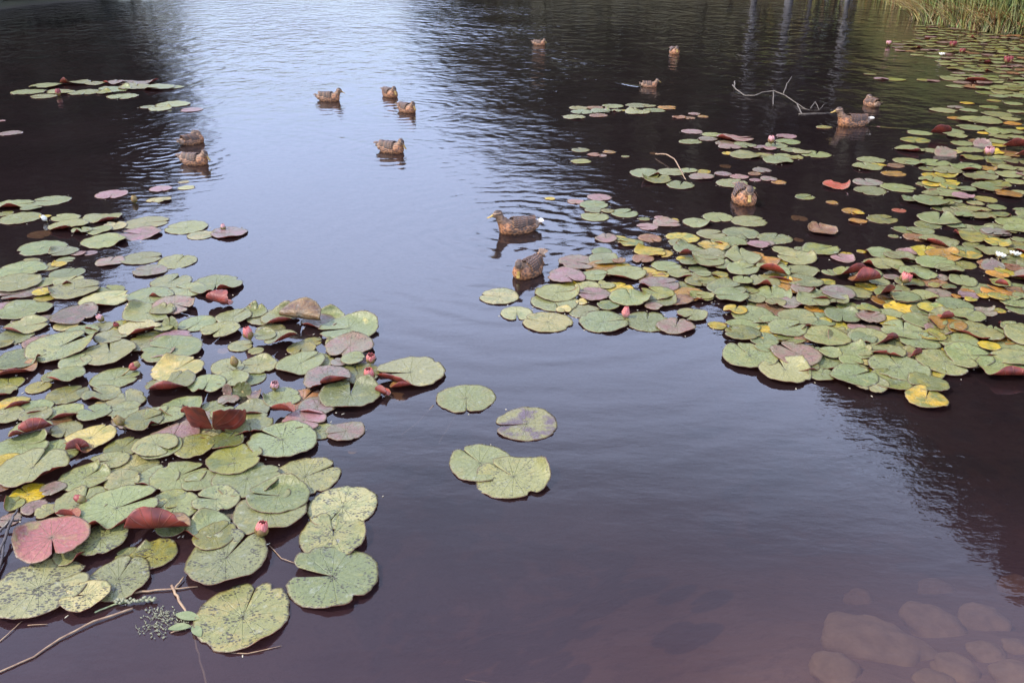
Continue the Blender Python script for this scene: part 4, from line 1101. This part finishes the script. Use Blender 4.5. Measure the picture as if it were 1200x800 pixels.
def feathers(lst, mat_name):
    """lst of (base, direction, normal, length, width): overlapping vanes, each with rib height; joined"""
    V, Fc, UV = [], [], []
    for base, d, nrm, L, W in lst:
        d = Vector(d).normalized(); nrm = Vector(nrm).normalized(); s = nrm.cross(d).normalized()
        b = len(V); n = 7
        for i in range(n):
            t = i / (n - 1)
            w = W * (math.sin(PI * (t * .86 + .10)) ** .6) * .5
            if i == n - 1: w = W * .08
            for k, sg in enumerate((-1, 0, 1)):
                V.append(Vector(base) + d * L * t + s * w * sg + nrm * (.0022 * (1 - abs(sg)) + .003 * math.sin(PI * t)))
                UV.append((max(abs(sg) * .95, t * t * 1.0), t))
        for i in range(n - 1):
            for k in range(2):
                q = b + i * 3 + k
                Fc.append((q, q + 1, q + 4, q + 3))
        b2 = len(V)
        for i in range(n * 3):
            V.append(V[b + i] - nrm * .0016); UV.append(UV[b + i])
        for i in range(n - 1):
            for k in range(2):
                q = b2 + i * 3 + k
                Fc.append((q + 3, q + 4, q + 1, q))
            Fc.append((b + i * 3, b + i * 3 + 3, b2 + i * 3 + 3, b2 + i * 3))
            Fc.append((b + i * 3 + 2, b2 + i * 3 + 2, b2 + i * 3 + 5, b + i * 3 + 5))
    me = mesh_from(V, Fc, mat_name)
    ul = me.uv_layers.new(name='UVMap')
    for lp in me.loops: ul.data[lp.index].uv = UV[lp.vertex_index]
    return me

def wing_mesh(side):
    rs = random.Random(side + 3)
    L = []
    for row, (x0, z0, ln, wd, cnt) in enumerate(((-.055, .088, .125, .026, 5), (-.005, .090, .085, .024, 6), (.035, .088, .060, .021, 6), (.065, .082, .042, .018, 6))):
        for k in range(cnt):
            f = k / (cnt - 1)
            ang = R(18 + 62 * f)                        # from the flank up onto the back
            y = .092 * math.cos(ang) * (1 - .18 * (x0 < -.03)); z = .044 + .080 * math.sin(ang)
            x = x0 - .02 * f + rs.uniform(-.003, .003)
            n = Vector((0, math.cos(ang), math.sin(ang) * 1.1))
            d = Vector((-1, -.28 * math.cos(ang) - (.08 if f > .6 else 0), .10 + .10 * (1 - f) - (.14 if f > .8 else 0)))
            off = .0015 + row * .0022
            b = Vector((x, y, z)) + n.normalized() * off
            b.y *= side; n.y *= side; d.y *= side
            L.append((b, d, n, ln * (1 - .12 * f), wd))
    return feathers(L, 'wing')
def tail_mesh(tl):
    L = []
    for k in range(7):
        a = R((k - 3) * 11)
        L.append(((-.195, math.sin(a) * .02, .082 + tl - abs(k - 3) * .002 + (k % 2) * .0015), (-math.cos(a), math.sin(a), .22 + tl * 5), (.25 + tl * 4, 0, 1), .068, .019))
    return feathers(L, 'tail')
WINGS = {s: wing_mesh(s) for s in (1, -1)}
for m in WINGS.values(): m.materials.append(FEATH); m.polygons.foreach_set('use_smooth', [True] * len(m.polygons))
BILLM = bill_mesh(); BILLM.materials.append(BILL); BILLM.polygons.foreach_set('use_smooth', [True] * len(BILLM.polygons))
ev, ef = uv_sphere((0, 0, 0), (.0042, .0042, .0042), nu=12, nv=8)
EYEM = mesh_from(ev, ef, 'eye'); EYEM.materials.append(EYE); EYEM.polygons.foreach_set('use_smooth', [True] * len(EYEM.polygons))

def make_duck(pose):
    P = POSES[pose]
    root = empty('mallard_duck')
    bm_, h, f, hy, hp = body_mesh(P)
    bm_.materials.append(PLUM)
    b = bpy.data.objects.new('body', bm_); col.objects.link(b); b.parent = root
    for s in (1, -1):
        w = bpy.data.objects.new('wing', WINGS[s]); col.objects.link(w); w.parent = root
        w.rotation_euler = (0, P['tl'] * 1.5, 0)
    t = tail_mesh(P['tl']); t.materials.append(TAILW if pose == 'alert' else TAILF)
    to = bpy.data.objects.new('tail', t); col.objects.link(to); to.parent = root
    M = Matrix.Rotation(hy, 3, 'Z') @ Matrix.Rotation(-hp, 3, 'Y')
    bo = bpy.data.objects.new('bill', BILLM); col.objects.link(bo); bo.parent = root
    bo.location = h + M @ Vector((.046, 0, -.006)); bo.rotation_euler = M.to_euler(); bo.scale = (1.12, 1.3, 1.3)
    for s in (1, -1):
        e = bpy.data.objects.new('eye', EYEM); col.objects.link(e); e.parent = root
        e.location = h + M @ Vector((.018, .0315 * s, .007))
    return root

def copy_thing(root):
    r = root.copy(); col.objects.link(r)
    for ch in root.children:
        c = ch.copy(); col.objects.link(c); c.parent = r
    return r
protos = {}
for px, py, face, pose, sc, lab in DUCKS:
    if pose not in protos:
        d = protos[pose] = make_duck(pose)
    else:
        d = copy_thing(protos[pose])
    c = at(px, py)
    d.location = (c.x, c.y, -.006)
    d.rotation_euler = (0, 0, R(face))
    lf = .98 if pose == 'alert' else .92
    d.scale = (sc * lf, sc * 1.06, sc * 1.08)
    tag(d, lab, 'duck', 'ducks swimming on the pond')

# ------------------------------------------------------------------ branches, stems and drifting bits
BARK = simple_mat('dead_wood', (.055, .043, .033), (.15, .12, .09), 40, .7, .4)
STRAW = simple_mat('dry_stem', (.16, .09, .055), (.30, .20, .11), 30, .55, .2)
GREENST = simple_mat('green_stem', (.10, .12, .04), (.30, .32, .16), 60, .5, .2)
SEED = simple_mat('seed_head', (.14, .145, .08), (.24, .23, .14), 120, .7, .4)

def path_px(pts, r0, r1, n=7, sub=4):
    P = [at(x, y) + Vector((0, 0, z)) for x, y, z in pts]
    out = []
    for i in range(len(P) - 1):
        for k in range(sub):
            t = k / sub
            out.append(P[i].lerp(P[i + 1], t) + Vector((random.uniform(-1, 1), random.uniform(-1, 1), random.uniform(-.3, .3))) * r0 * .5)
    out.append(P[-1])
    m = len(out)
    return tube(out, [r0 + (r1 - r0) * i / (m - 1) for i in range(m)], n)

br = empty('dead_branch', at(905, 116))
def child_world(name, vf, mat, parent):
    v, f = vf
    L = Vector(parent.location)
    v = [Vector(p) - L for p in v]
    return link(name, mesh_from(v, f), [mat], parent)
child_world('limb', path_px([(858, 104, .05), (862, 108, .04), (872, 113, .01), (884, 115, .03), (893, 114, .06), (906, 114, .08), (920, 117, .05), (932, 122, .02), (944, 128, .0), (962, 131, -.02)], .0085, .005), BARK, br)
child_world('twig', path_px([(861, 98, .03), (860, 105, .04)], .009, .011), BARK, br)
child_world('twig', path_px([(906, 113, .06), (906, 125, -.02)], .008, .005), BARK, br)
child_world('twig', path_px([(917, 116, .06), (921, 109, .12), (926, 104, .16)], .008, .004), BARK, br)
child_world('twig', path_px([(934, 124, .02), (939, 133, .0), (936, 135, -.01)], .009, .005), BARK, br)
child_world('twig', path_px([(936, 134, .004), (972, 133, .004)], .007, .004), BARK, br)
child_world('twig', path_px([(950, 127, .0), (955, 122, .03), (960, 129, .0), (966, 124, .02)], .006, .003), BARK, br)
tag(br, 'pale dead branch half sunk in dark water left of the light brown duck', 'branch')
o = link('thin_twig', mesh_from(*path_px([(768, 183, .02), (780, 187, .05), (790, 194, .06), (799, 205, .02), (805, 212, -.01)], .007, .004)), [STRAW])
tag(o, 'thin bent straw-coloured twig arching over pads in the dark middle', 'twig')
o = link('reed_stem', mesh_from(*path_px([(-30, 801, .004), (40, 770, .004), (70, 750, .006), (110, 730, .008), (156, 714, .006)], .0026, .0036)), [STRAW])
tag(o, 'long dry reed stem floating across the bottom-left corner', 'reed stem')
o = link('reed_stem', mesh_from(*path_px([(158, 695, .004), (190, 692, .006), (232, 688, .004)], .004, .002)), [STRAW])
tag(o, 'short straw lying level between the two lowest pads at left', 'reed stem')
sp = empty('flowering_water_weed', at(178, 712))
child_world('stem', path_px([(112, 718, .004), (135, 709, .006), (150, 708, .01), (184, 704, .012)], .003, .0022), GREENST, sp)
bits = []
rs = random.Random(3)
for i in range(34):
    t = i / 33
    c = at(136 + 46 * t, 709 - 4.5 * t + rs.uniform(-2.2, 2.2)) + Vector((0, 0, .010 + rs.uniform(0, .008)))
    bits.append(uv_sphere(c, (.0058, .0048, .0048), rs.uniform(0, 3), nu=8, nv=6))
child_world('seed_spike', merge(bits), SEED, sp)
bits = []
for i in range(46):
    a = (rs.gauss(192, 12), rs.gauss(728, 7))
    b = (a[0] + rs.uniform(-12, 12), a[1] + rs.uniform(-9, 9))
    bits.append(path_px([(a[0], a[1], .002), ((a[0] + b[0]) / 2 + rs.uniform(-3, 3), (a[1] + b[1]) / 2, .006), (b[0], b[1], .002)], .0008, .0006, 4, 1))
    for k in range(3):
        c = at(b[0] + rs.uniform(-4, 4), b[1] + rs.uniform(-4, 4)) + Vector((0, 0, .004))
        bits.append(uv_sphere(c, (rs.uniform(.002, .005), .002, .0018), rs.uniform(0, 3), nu=6, nv=4))
child_world('tangled_fibres', merge(bits), SEED, sp)
tag(sp, 'pale seed spike and tangled water weed in front of the speckled pads at lower left', 'water weed')
tw = empty('leafy_twig', at(205, 692))
child_world('stem', path_px([(202, 688, .008), (208, 700, .006), (219, 718, -.005), (226, 738, -.02), (232, 760, -.05), (246, 805, -.09)], .0045, .004), STRAW, tw)
child_world('side_stem', path_px([(205, 691, .006), (216, 678, .01)], .004, .002), STRAW, tw)
child_world('side_stem', path_px([(200, 742, .004), (220, 737, .006), (231, 730, .004)], .002, .0015), STRAW, tw)
def leaflet(px, py, L, W, rot):
    V = []; Fc = []
    n = 8
    for s in (0, 1):
        for i in range(n):
            t = i / (n - 1); w = W * math.sin(PI * (t * .94 + .03)) ** .8 * .5
            for k in (-1, 0, 1):
                V.append(Vector((L * (t - .5), w * k, .008 + .004 * math.sin(PI * t) - .002 * (k == 0) - s * .001)))
    M = Matrix.Rotation(R(rot), 3, 'Z'); c = at(px, py)
    V = [M @ v + c for v in V]
    for i in range(n - 1):
        for k in range(2):
            a = i * 3 + k
            Fc.append((a, a + 3, a + 4, a + 1)); Fc.append((a + n * 3, a + 1 + n * 3, a + 4 + n * 3, a + 3 + n * 3))
    return V, Fc
LEAFL = simple_mat('pale_leaflet', (.13, .16, .065), (.20, .22, .10), 40, .5, .2, transl=.2)
for args in ((220, 724, .085, .038, -15), (211, 737, .070, .032, 8), (231, 741, .06, .030, -50)):
    child_world('leaflet', leaflet(*args), LEAFL, tw)
tag(tw, 'reddish sunken twig with three pale leaflets beside the lowest notched pad', 'twig')

st = empty('dark_sunken_stems', at(10, 660))
for a in ([(-8, 672, .01), (8, 640, .03), (18, 620, .05), (24, 606, .04)], [(-4, 690, .0), (4, 655, .02), (10, 630, .03)], [(0, 625, .01), (14, 618, .03), (24, 614, .02)]):
    child_world('stem', path_px(a, .006, .004), simple_mat('wet_stem', (.03, .022, .02), (.08, .06, .05), 30, .3, .2), st)
tag(st, 'dark wet stems rising at the left edge beside the rose-pink pad', 'stems')
for pts, lab in (([(470, 505, -.02), (490, 492, -.012), (505, 478, .0), (508, 475, .003)], 'pale submerged stalk running down-left from the lone notched pad'),
                 ([(514, 512, -.03), (524, 498, -.02), (535, 484, -.004)], 'pale submerged stalk running down from the lone notched pad'),
                 ([(0, 752, .003), (14, 740, .005), (26, 728, .003)], 'short green shoot at the bottom left corner'),
                 ([(33, 733, .003), (56, 732, .004)], 'short pale straw below the largest speckled pad'),
                 ([(316, 640, .004), (330, 655, .004), (345, 660, .003), (365, 649, .004)], 'thin pale straw beside the low middle pads'),
                 ([(250, 763, -.004), (290, 766, .002), (330, 757, .003)], 'fine straw floating in front of the lowest notched pad'),
                 ([(545, 790, -.02), (590, 797, -.02), (640, 790, -.03)], 'fine straw under the water at the bottom centre')):
    o = link('floating_straw', mesh_from(*path_px(pts, .0018, .0012, 6, 3)), [STRAW])
    tag(o, lab, 'straw')
# a little foam and fluff on the surface between pads, nobody could count it
bits = []
rs = random.Random(11)
for q in recs:
    if q['px'] > 1200 or q['w'] < 12: continue
    for _ in range(2 if q['w'] > 30 else 1):
        a = rs.uniform(0, 2 * PI); rr = q['r'] * rs.uniform(1.0, 1.25)
        c = q['c'] + Vector((math.cos(a) * rr, math.sin(a) * rr, .001))
        bits.append(uv_sphere(c, (rs.uniform(.003, .010), rs.uniform(.002, .004), .0018), rs.uniform(0, 3), nu=6, nv=4))
tag(link('floating_debris', mesh_from(*merge(bits)), [simple_mat('debris', (.20, .15, .09), (.46, .42, .32), 12, .8, 0, coords='Object')]), 'specks of pale plant debris floating between the pads', 'debris', kind='stuff')

# submerged leaves and stones
STONE = simple_mat('wet_stone', (.36, .25, .15), (.62, .45, .28), 7, .8, .8)
def stone(px, py, w, asp, rot, z, lab, seed):
    rs = random.Random(seed)
    c = at(px, py, z)
    depth = (c - Vector((0, 0, CAM_H))).dot(FW); r = w / F * depth / 2
    V, Fc = uv_sphere((0, 0, 0), (1, 1, 1), nu=28, nv=16)
    off = Vector((seed * 3.1, seed, 2))
    V2 = []
    for v in V:
        d = 1 + .34 * noise.noise(v * 1.1 + off) + .13 * noise.noise(v * 2.6 + off) + .03 * noise.noise(v * 7 + off)
        V2.append(Vector((v.x * r * d, v.y * r * asp * d, v.z * r * .45 * d)))
    o = link('stone', mesh_from(V2, Fc), [STONE], None, (c.x, c.y, z), (rs.uniform(-.1, .1), rs.uniform(-.1, .1), R(rot)))
    tag(o, lab, 'stone', 'stones under the shallow water')
STONES = [(1030, 760, 110, .75, -10, 'largest brown stone under the water at the bottom right'), (1098, 738, 76, .85, -20, 'rounded brown stone just right of the largest submerged stone'),
 (980, 785, 56, .9, 10, 'brown stone at the left end of the submerged stones'), (1152, 730, 58, .8, 20, 'stone near the right edge behind the other submerged stones'), (1156, 765, 42, .8, 0, 'small pale stone between the right-hand submerged stones'),
 (1120, 788, 52, .8, -40, 'brown stone at the bottom edge right of the largest stone'), (1188, 790, 50, .7, 0, 'stone in the bottom right corner under the water'), (1190, 758, 30, .8, 0, 'smallest stone at the right edge under the water'),
 (1094, 800, 40, .8, 0, 'stone cut off by the bottom edge right of the largest stone'), (1095, 690, 40, .7, 10, 'faint stone farthest from the bottom among the submerged stones'), (1008, 702, 34, .8, 0, 'faint small stone up and left of the largest submerged stone'),
 (1195, 690, 44, .8, 0, 'faint stone at the right edge, well above the corner')]
for i, (px, py, w, asp, rot, lab) in enumerate(STONES):
    zz = -.3
    for _ in range(25):
        g0 = at(px, py, zz); zz += .5 * (ground_z(g0.x, g0.y) + .015 - zz)
    stone(px, py, w * 1.12, asp, rot, zz, lab, i + 1)
SUBM = simple_mat('sunken_leaf', (.26, .11, .05), (.36, .20, .07), 20, .7, .3)
def sunk(px, py, w, lab, z=-.05):
    c = at(px, py, z); depth = (c - Vector((0, 0, CAM_H))).dot(FW); r = w / F * depth / 2
    P, nrm, U, T = pad_arrays(r, rs.uniform(0, 6), .06, 26, 5, np.random.RandomState(int(px)), .06)
    V, faces, mi, uv = pad_mesh_data(P, nrm, U, T, .0012)
    me = mesh_from(V, [tuple(int(k) for k in f) for f in faces], 'sunken_leaf')
    o = link('sunken_leaf', me, [SUBM], None, (c.x, c.y, z), (.05, .05, 0))
    tag(o, lab, 'sunken leaf', 'leaves sunk below the surface')
for a in ((46, 275, 26, 'brown sunken pad under the dark water between the upper left pads'), (464, 466, 26, 'pinkish sunken pad just below the surface right of the twin buds'), (937, 256, 20, 'olive sunken leaf in the dark water right of the facing duck'),
          (262, 411, 14, 'pink sunken leaf in the open gap of the left cluster'), (975, 238, 16, 'orange sunken leaf in dark water below the red floating leaf'), (936, 281, 12, 'small rusty sunken leaf above the right-hand pads'),
          (850, 195, 14, 'small orange sunken leaf below the middle raft'), (766, 180, 10, 'tiny rusty sunken leaf behind the thin twig'), (413, 528, 12, 'faint red sunken leaf in open water right of the left cluster')):
    sunk(*a)

# ------------------------------------------------------------------ reeds at the far right bank
def reed_mat():
    g = NT('reed_blade')
    a = g.n('Attribute', attribute_name='tint')
    tc = g.n('TexCoord')
    c = g.mix(g.mr(g.noise(tc.outputs['Object'], 8, 3), .4, .65, 0, .4), a.outputs['Color'], (.30, .22, .08, 1))
    p = g.n('BsdfPrincipled', Roughness=.5); g.l(c, p.inputs['Base Color'])
    tr = g.n('BsdfTranslucent'); g.l(c, tr.inputs['Color'])
    ms = g.n('MixShader'); ms.inputs[0].default_value = .35
    g.l(p.outputs[0], ms.inputs[1]); g.l(tr.outputs[0], ms.inputs[2]); g.l(ms.outputs[0], g.out.inputs['Surface'])
    return g.m
REED = reed_mat()
def reed_bed(name, edge, deep, count, seed, lab, hmin=1.1, hmax=2.1):
    rs = random.Random(seed)
    V, Fc, C = [], [], []
    segs = [((at(*edge[i]) - at(*edge[i + 1])).length) for i in range(len(edge) - 1)]
    tot = sum(segs)
    for _ in range(count):
        u = rs.uniform(0, tot); i = 0
        while u > segs[i]: u -= segs[i]; i += 1
        p = at(*edge[i]).lerp(at(*edge[i + 1]), u / segs[i])
        dd = rs.random() ** 1.5 * deep
        az = math.atan2(p.x, p.y)
        p = p + Vector((math.sin(az), math.cos(az), 0)) * dd + Vector((rs.uniform(-.1, .1), rs.uniform(-.15, .15), -.05))
        dead = rs.random() < .52
        h = rs.uniform(hmin, hmax) * (.45 if dead else 1)
        w = rs.uniform(.010, .022)
        lean = Vector((rs.gauss(0, .12), rs.gauss(0, .12), 0)) * (3.0 if dead else 1)
        bend = Vector((rs.gauss(0, .22), rs.gauss(0, .2), 0)) * (2.5 if dead else 1)
        a = rs.uniform(0, PI); sd = Vector((math.cos(a), math.sin(a), 0)) * w
        b = len(V); n = 5
        tint = (rs.uniform(.42, .58), rs.uniform(.32, .42), rs.uniform(.12, .20), 1) if dead else (rs.uniform(.28, .40), rs.uniform(.34, .45), rs.uniform(.10, .17), 1)
        if rs.random() < .05: tint = (.36, .17, .08, 1)
        for k in range(n):
            t = k / (n - 1)
            c = p + Vector((0, 0, h * t)) + lean * h * t + bend * h * t * t
            if dead: c.z -= .25 * h * t * t
            ww = (1 - t ** 2 * .95)
            V += [c - sd * ww, c + sd * ww + Vector((0, 0, .0)), c + Vector((-sd.y, sd.x, 0)) * .35 * ww]
            C += [tint] * 3
        for k in range(n - 1):
            q = b + k * 3
            Fc += [(q, q + 1, q + 4, q + 3), (q + 1, q + 2, q + 5, q + 4), (q + 2, q, q + 3, q + 5)]
    me = mesh_from(V, Fc, name)
    at_ = me.attributes.new('tint', 'FLOAT_COLOR', 'POINT')
    at_.data.foreach_set('color', np.array(C, dtype=np.float32).ravel())
    o = link(name, me, [REED])
    return tag(o, lab, 'reeds', kind='stuff')
reed_bed('reed_bed', [(1072, 22), (1090, 27), (1110, 30), (1140, 35), (1170, 39), (1205, 41), (1300, 46)], 2.6, 7500, 1, 'tall green and straw reeds at the far right bank')
reed_bed('reed_bed', [(1010, -4), (1035, 1), (1072, 14)], 1.6, 1500, 2, 'reeds standing farther back at the top edge, left of the main reed bank')
reed_bed('reed_fringe', [(600, -40), (760, -30), (880, -14), (1010, -4)], 1.5, 1500, 3, 'thin fringe of reeds along the shaded far bank', .5, 1.0)

# ------------------------------------------------------------------ trees on the banks, seen in the water
TBARK = simple_mat('tree_bark', (.05, .038, .028), (.11, .085, .06), 6, .9, .6, stretch=(1, 1, .2))
BIRCH = simple_mat('birch_bark', (.07, .065, .065), (.15, .145, .145), 5, .8, .3, stretch=(.6, .6, 3))
def leaf_mat(name, c1, c2):
    return simple_mat(name, c1, c2, .6, .6, 0, transl=.2)
LEAVES = [leaf_mat('dark_foliage', (.022, .024, .010), (.040, .040, .016)), leaf_mat('olive_foliage', (.032, .030, .012), (.052, .048, .018)), leaf_mat('fir_foliage', (.022, .032, .016), (.040, .050, .022))]
def tree(x, y, H, W, label, seed, kind='broad', bark=None, leaf=None, n=2600, group='trees on the far banks', low=.12):
    rs = random.Random(seed)
    g0 = ground_z(x, y)
    root = empty('added_birch' if kind == 'birch' else 'broad_tree', (x, y, g0 - .05))
    pts = [Vector((0, 0, 0))]
    for i in range(1, 8):
        pts.append(Vector((rs.uniform(-1, 1) * .03 * H * i / 7, rs.uniform(-1, 1) * .03 * H * i / 7, H * .92 * i / 7)))
    r0 = (.011 if kind == 'birch' else .020) * H
    v, f = tube(pts, [r0 * (1 - .12 * i) for i in range(8)], 10)
    link('trunk', mesh_from(v, f), [bark or TBARK], root)
    limbs = []; centres = []
    nl = 14
    for i in range(nl):
        t = low + .05 + (.9 - low) * i / nl
        b = pts[0].lerp(pts[-1], t)
        a = i * 2.4 + rs.uniform(-.4, .4)
        prof = math.sin(PI * min(1, (t - low) / (1 - low) * .85 + .15)) ** .6
        ln = W * prof * rs.uniform(.6, .95)
        e = b + Vector((math.cos(a) * ln, math.sin(a) * ln, ln * rs.uniform(.15, .5)))
        m = b.lerp(e, .5) + Vector((0, 0, ln * .1))
        limbs.append(tube([b, m, e], [r0 * .35, r0 * .22, r0 * .06], 6))
        centres += [(e, W * .34), (m, W * .34), (b.lerp(e, .75) + Vector((rs.uniform(-1, 1), rs.uniform(-1, 1), rs.uniform(-.5, 1))) * W * .2, W * .3)]
    centres.append((pts[-1], W * .3)); centres.append((pts[-1] + Vector((0, 0, -H * .1)), W * .42))
    link('limbs', mesh_from(*merge(limbs)), [bark or TBARK], root)
    V = np.zeros((n * 4, 3)); Fc = np.arange(n * 4).reshape(-1, 4)
    for i in range(n):
        c, cr = rs.choice(centres)
        d = Vector((rs.gauss(0, 1), rs.gauss(0, 1), rs.gauss(0, .75))).normalized() * cr * rs.random() ** .45
        p = c + d
        s = rs.uniform(.10, .20) * (1.0 + H / 22)
        q = Euler((rs.uniform(0, 6), rs.uniform(0, 6), rs.uniform(0, 6))).to_matrix()
        for k, (a, b) in enumerate(((-1, -.45), (.2, -.6), (1, .4), (-.3, .6))):
            V[i * 4 + k] = p + q @ Vector((a * s, b * s, rs.uniform(-.1, .1) * s))
    link('crown', mesh_from(V, [tuple(int(k) for k in f) for f in Fc]), [leaf or LEAVES[seed % 3]], root, smooth=False)
    return tag(root, label, 'tree', group)

# silhouettes: tree tops are where the water shows them (pixel of the top in the reflection, distance)
TREES = [ # px, py of the reflected top, distance, half width, label
 (20, 335, 31, 4.2, 'tall dark tree on the left bank whose top reflects lowest at the left edge'),
 (95, 285, 33, 3.6, 'dark tree second from the left, reflected among the upper left pads'),
 (150, 225, 36, 3.0, 'dark tree reflected beside the two ducks on the left'),
 (-70, 380, 29, 4.5, 'tall tree left of the frame on the left bank'),
 (-190, 380, 28, 5.0, 'outermost tall tree of the left bank'),
 (60, 200, 40, 4.5, 'lower dark tree filling in between the left bank trees'),
 (140, 110, 45, 4.6, 'low dark tree at the inner end of the left bank'),
 (535, 75, 62, 4.5, 'low distant tree at the inner end of the right bank trees'),
 (580, 135, 54, 4.6, 'distant dark tree reflected behind the white-tailed mallard'),
 (635, 200, 48, 4.4, 'dark tree reflected around the left tip of the right cluster'),
 (700, 262, 43, 4.2, 'tall dark tree reflected through the middle rafts'),
 (770, 315, 39, 4.2, 'tall dark tree reflected through the left part of the right cluster'),
 (835, 345, 36, 3.8, 'tall tree behind the reeds, reflected left of the facing duck'),
 (900, 385, 33, 3.8, 'tall tree behind the reeds, reflected around the folded pads'),
 (965, 420, 30, 3.4, 'tall tree of the right bank reflected in the lower right cluster'),
 (1020, 480, 28, 3.0, 'tall tree of the right bank reflected near the lowest pads'),
 (1085, 560, 25, 2.8, 'very tall near tree of the right bank reflected beyond the last pads'),
 (1145, 615, 23, 2.8, 'very tall near tree reflected toward the right edge'),
 (1205, 690, 21, 3.0, 'tallest near tree reflected at the right edge'),
 (1290, 730, 20, 3.4, 'tall tree right of the frame on the right bank'),
 (1400, 640, 19, 3.6, 'outermost tall tree of the right bank'),
 (650, 110, 66, 6, 'broad low tree far back on the right bank'), (760, 180, 52, 6, 'broad tree far back behind the right bank'),
 (860, 230, 44, 5.5, 'broad middle-height tree behind the reeds'), (960, 260, 38, 5, 'bushy middle-height tree behind the reeds'), (1050, 290, 32, 4.5, 'bushy tree close behind the reeds'),
 (1130, 330, 27, 3.8, 'bushy tree directly behind the reeds at right'),
]
for i, (px, py, dist, hw, lab) in enumerate(TREES):
    p = mirrored(px, py, dist)
    tree(p.x, p.y, p.z * 1.0, hw, lab, 100 + i, n=int((2200 + 120 * hw * p.z / 3) * (1.9 if dist < 29 and px > 900 else 1.15)), low=.06)
for i, (px, dist, H) in enumerate(((878, 29.5, 12), (918, 28.5, 13), (941, 29.5, 12), (985, 28.2, 11))):  # slim trunks added to give pale reflected streaks where trees leave a gap
    p = mirrored(px, 60, dist)
    tree(p.x, p.y, H, 1.6, ['leftmost', 'second', 'third', 'rightmost'][i] + ' of four slim birches added for the pale reflected gap among trees', 200 + i, 'birch', BIRCH, LEAVES[1], 900, 'birches added for the pale reflected gap', low=.45)
# undergrowth along the banks: a hedge of low bushes that reads as one mass
rs = random.Random(21)
n = 36000
V = np.zeros((n * 4, 3))
for i in range(n):
    az = rs.choice([rs.uniform(-48, -23.5), rs.uniform(-4.5, 60), rs.uniform(-4.5, 60)])
    D = shore(az) + rs.uniform(2.6 if az > 22 else .8, 9)
    hh = (2.6 + 2.0 * (noise.noise(Vector((az * .35, 2, 0))) + .5)) * (D / 25)
    x, y = D * math.sin(R(az)), D * math.cos(R(az))
    z = ground_z(x, y) + rs.random() * hh * min(1, (D - shore(az)) / 2 + .3)
    s = rs.uniform(.06, .15) if az > 20 else rs.uniform(.12, .26)
    q = Euler((rs.uniform(0, 6), rs.uniform(0, 6), rs.uniform(0, 6))).to_matrix()
    for k, (a, b) in enumerate(((-1, -.45), (.2, -.6), (1, .4), (-.3, .6))):
        V[i * 4 + k] = Vector((x, y, z)) + q @ Vector((a * s, b * s, 0))
tag(link('undergrowth', mesh_from(V, [tuple(int(k) for k in f) for f in np.arange(n * 4).reshape(-1, 4)]), [LEAVES[0]], smooth=False), 'dark bushy undergrowth along the far banks', 'bushes', kind='stuff')
print('pads', len(recs), 'visible', len(visible), 'smallest single', single[-1]['w'])
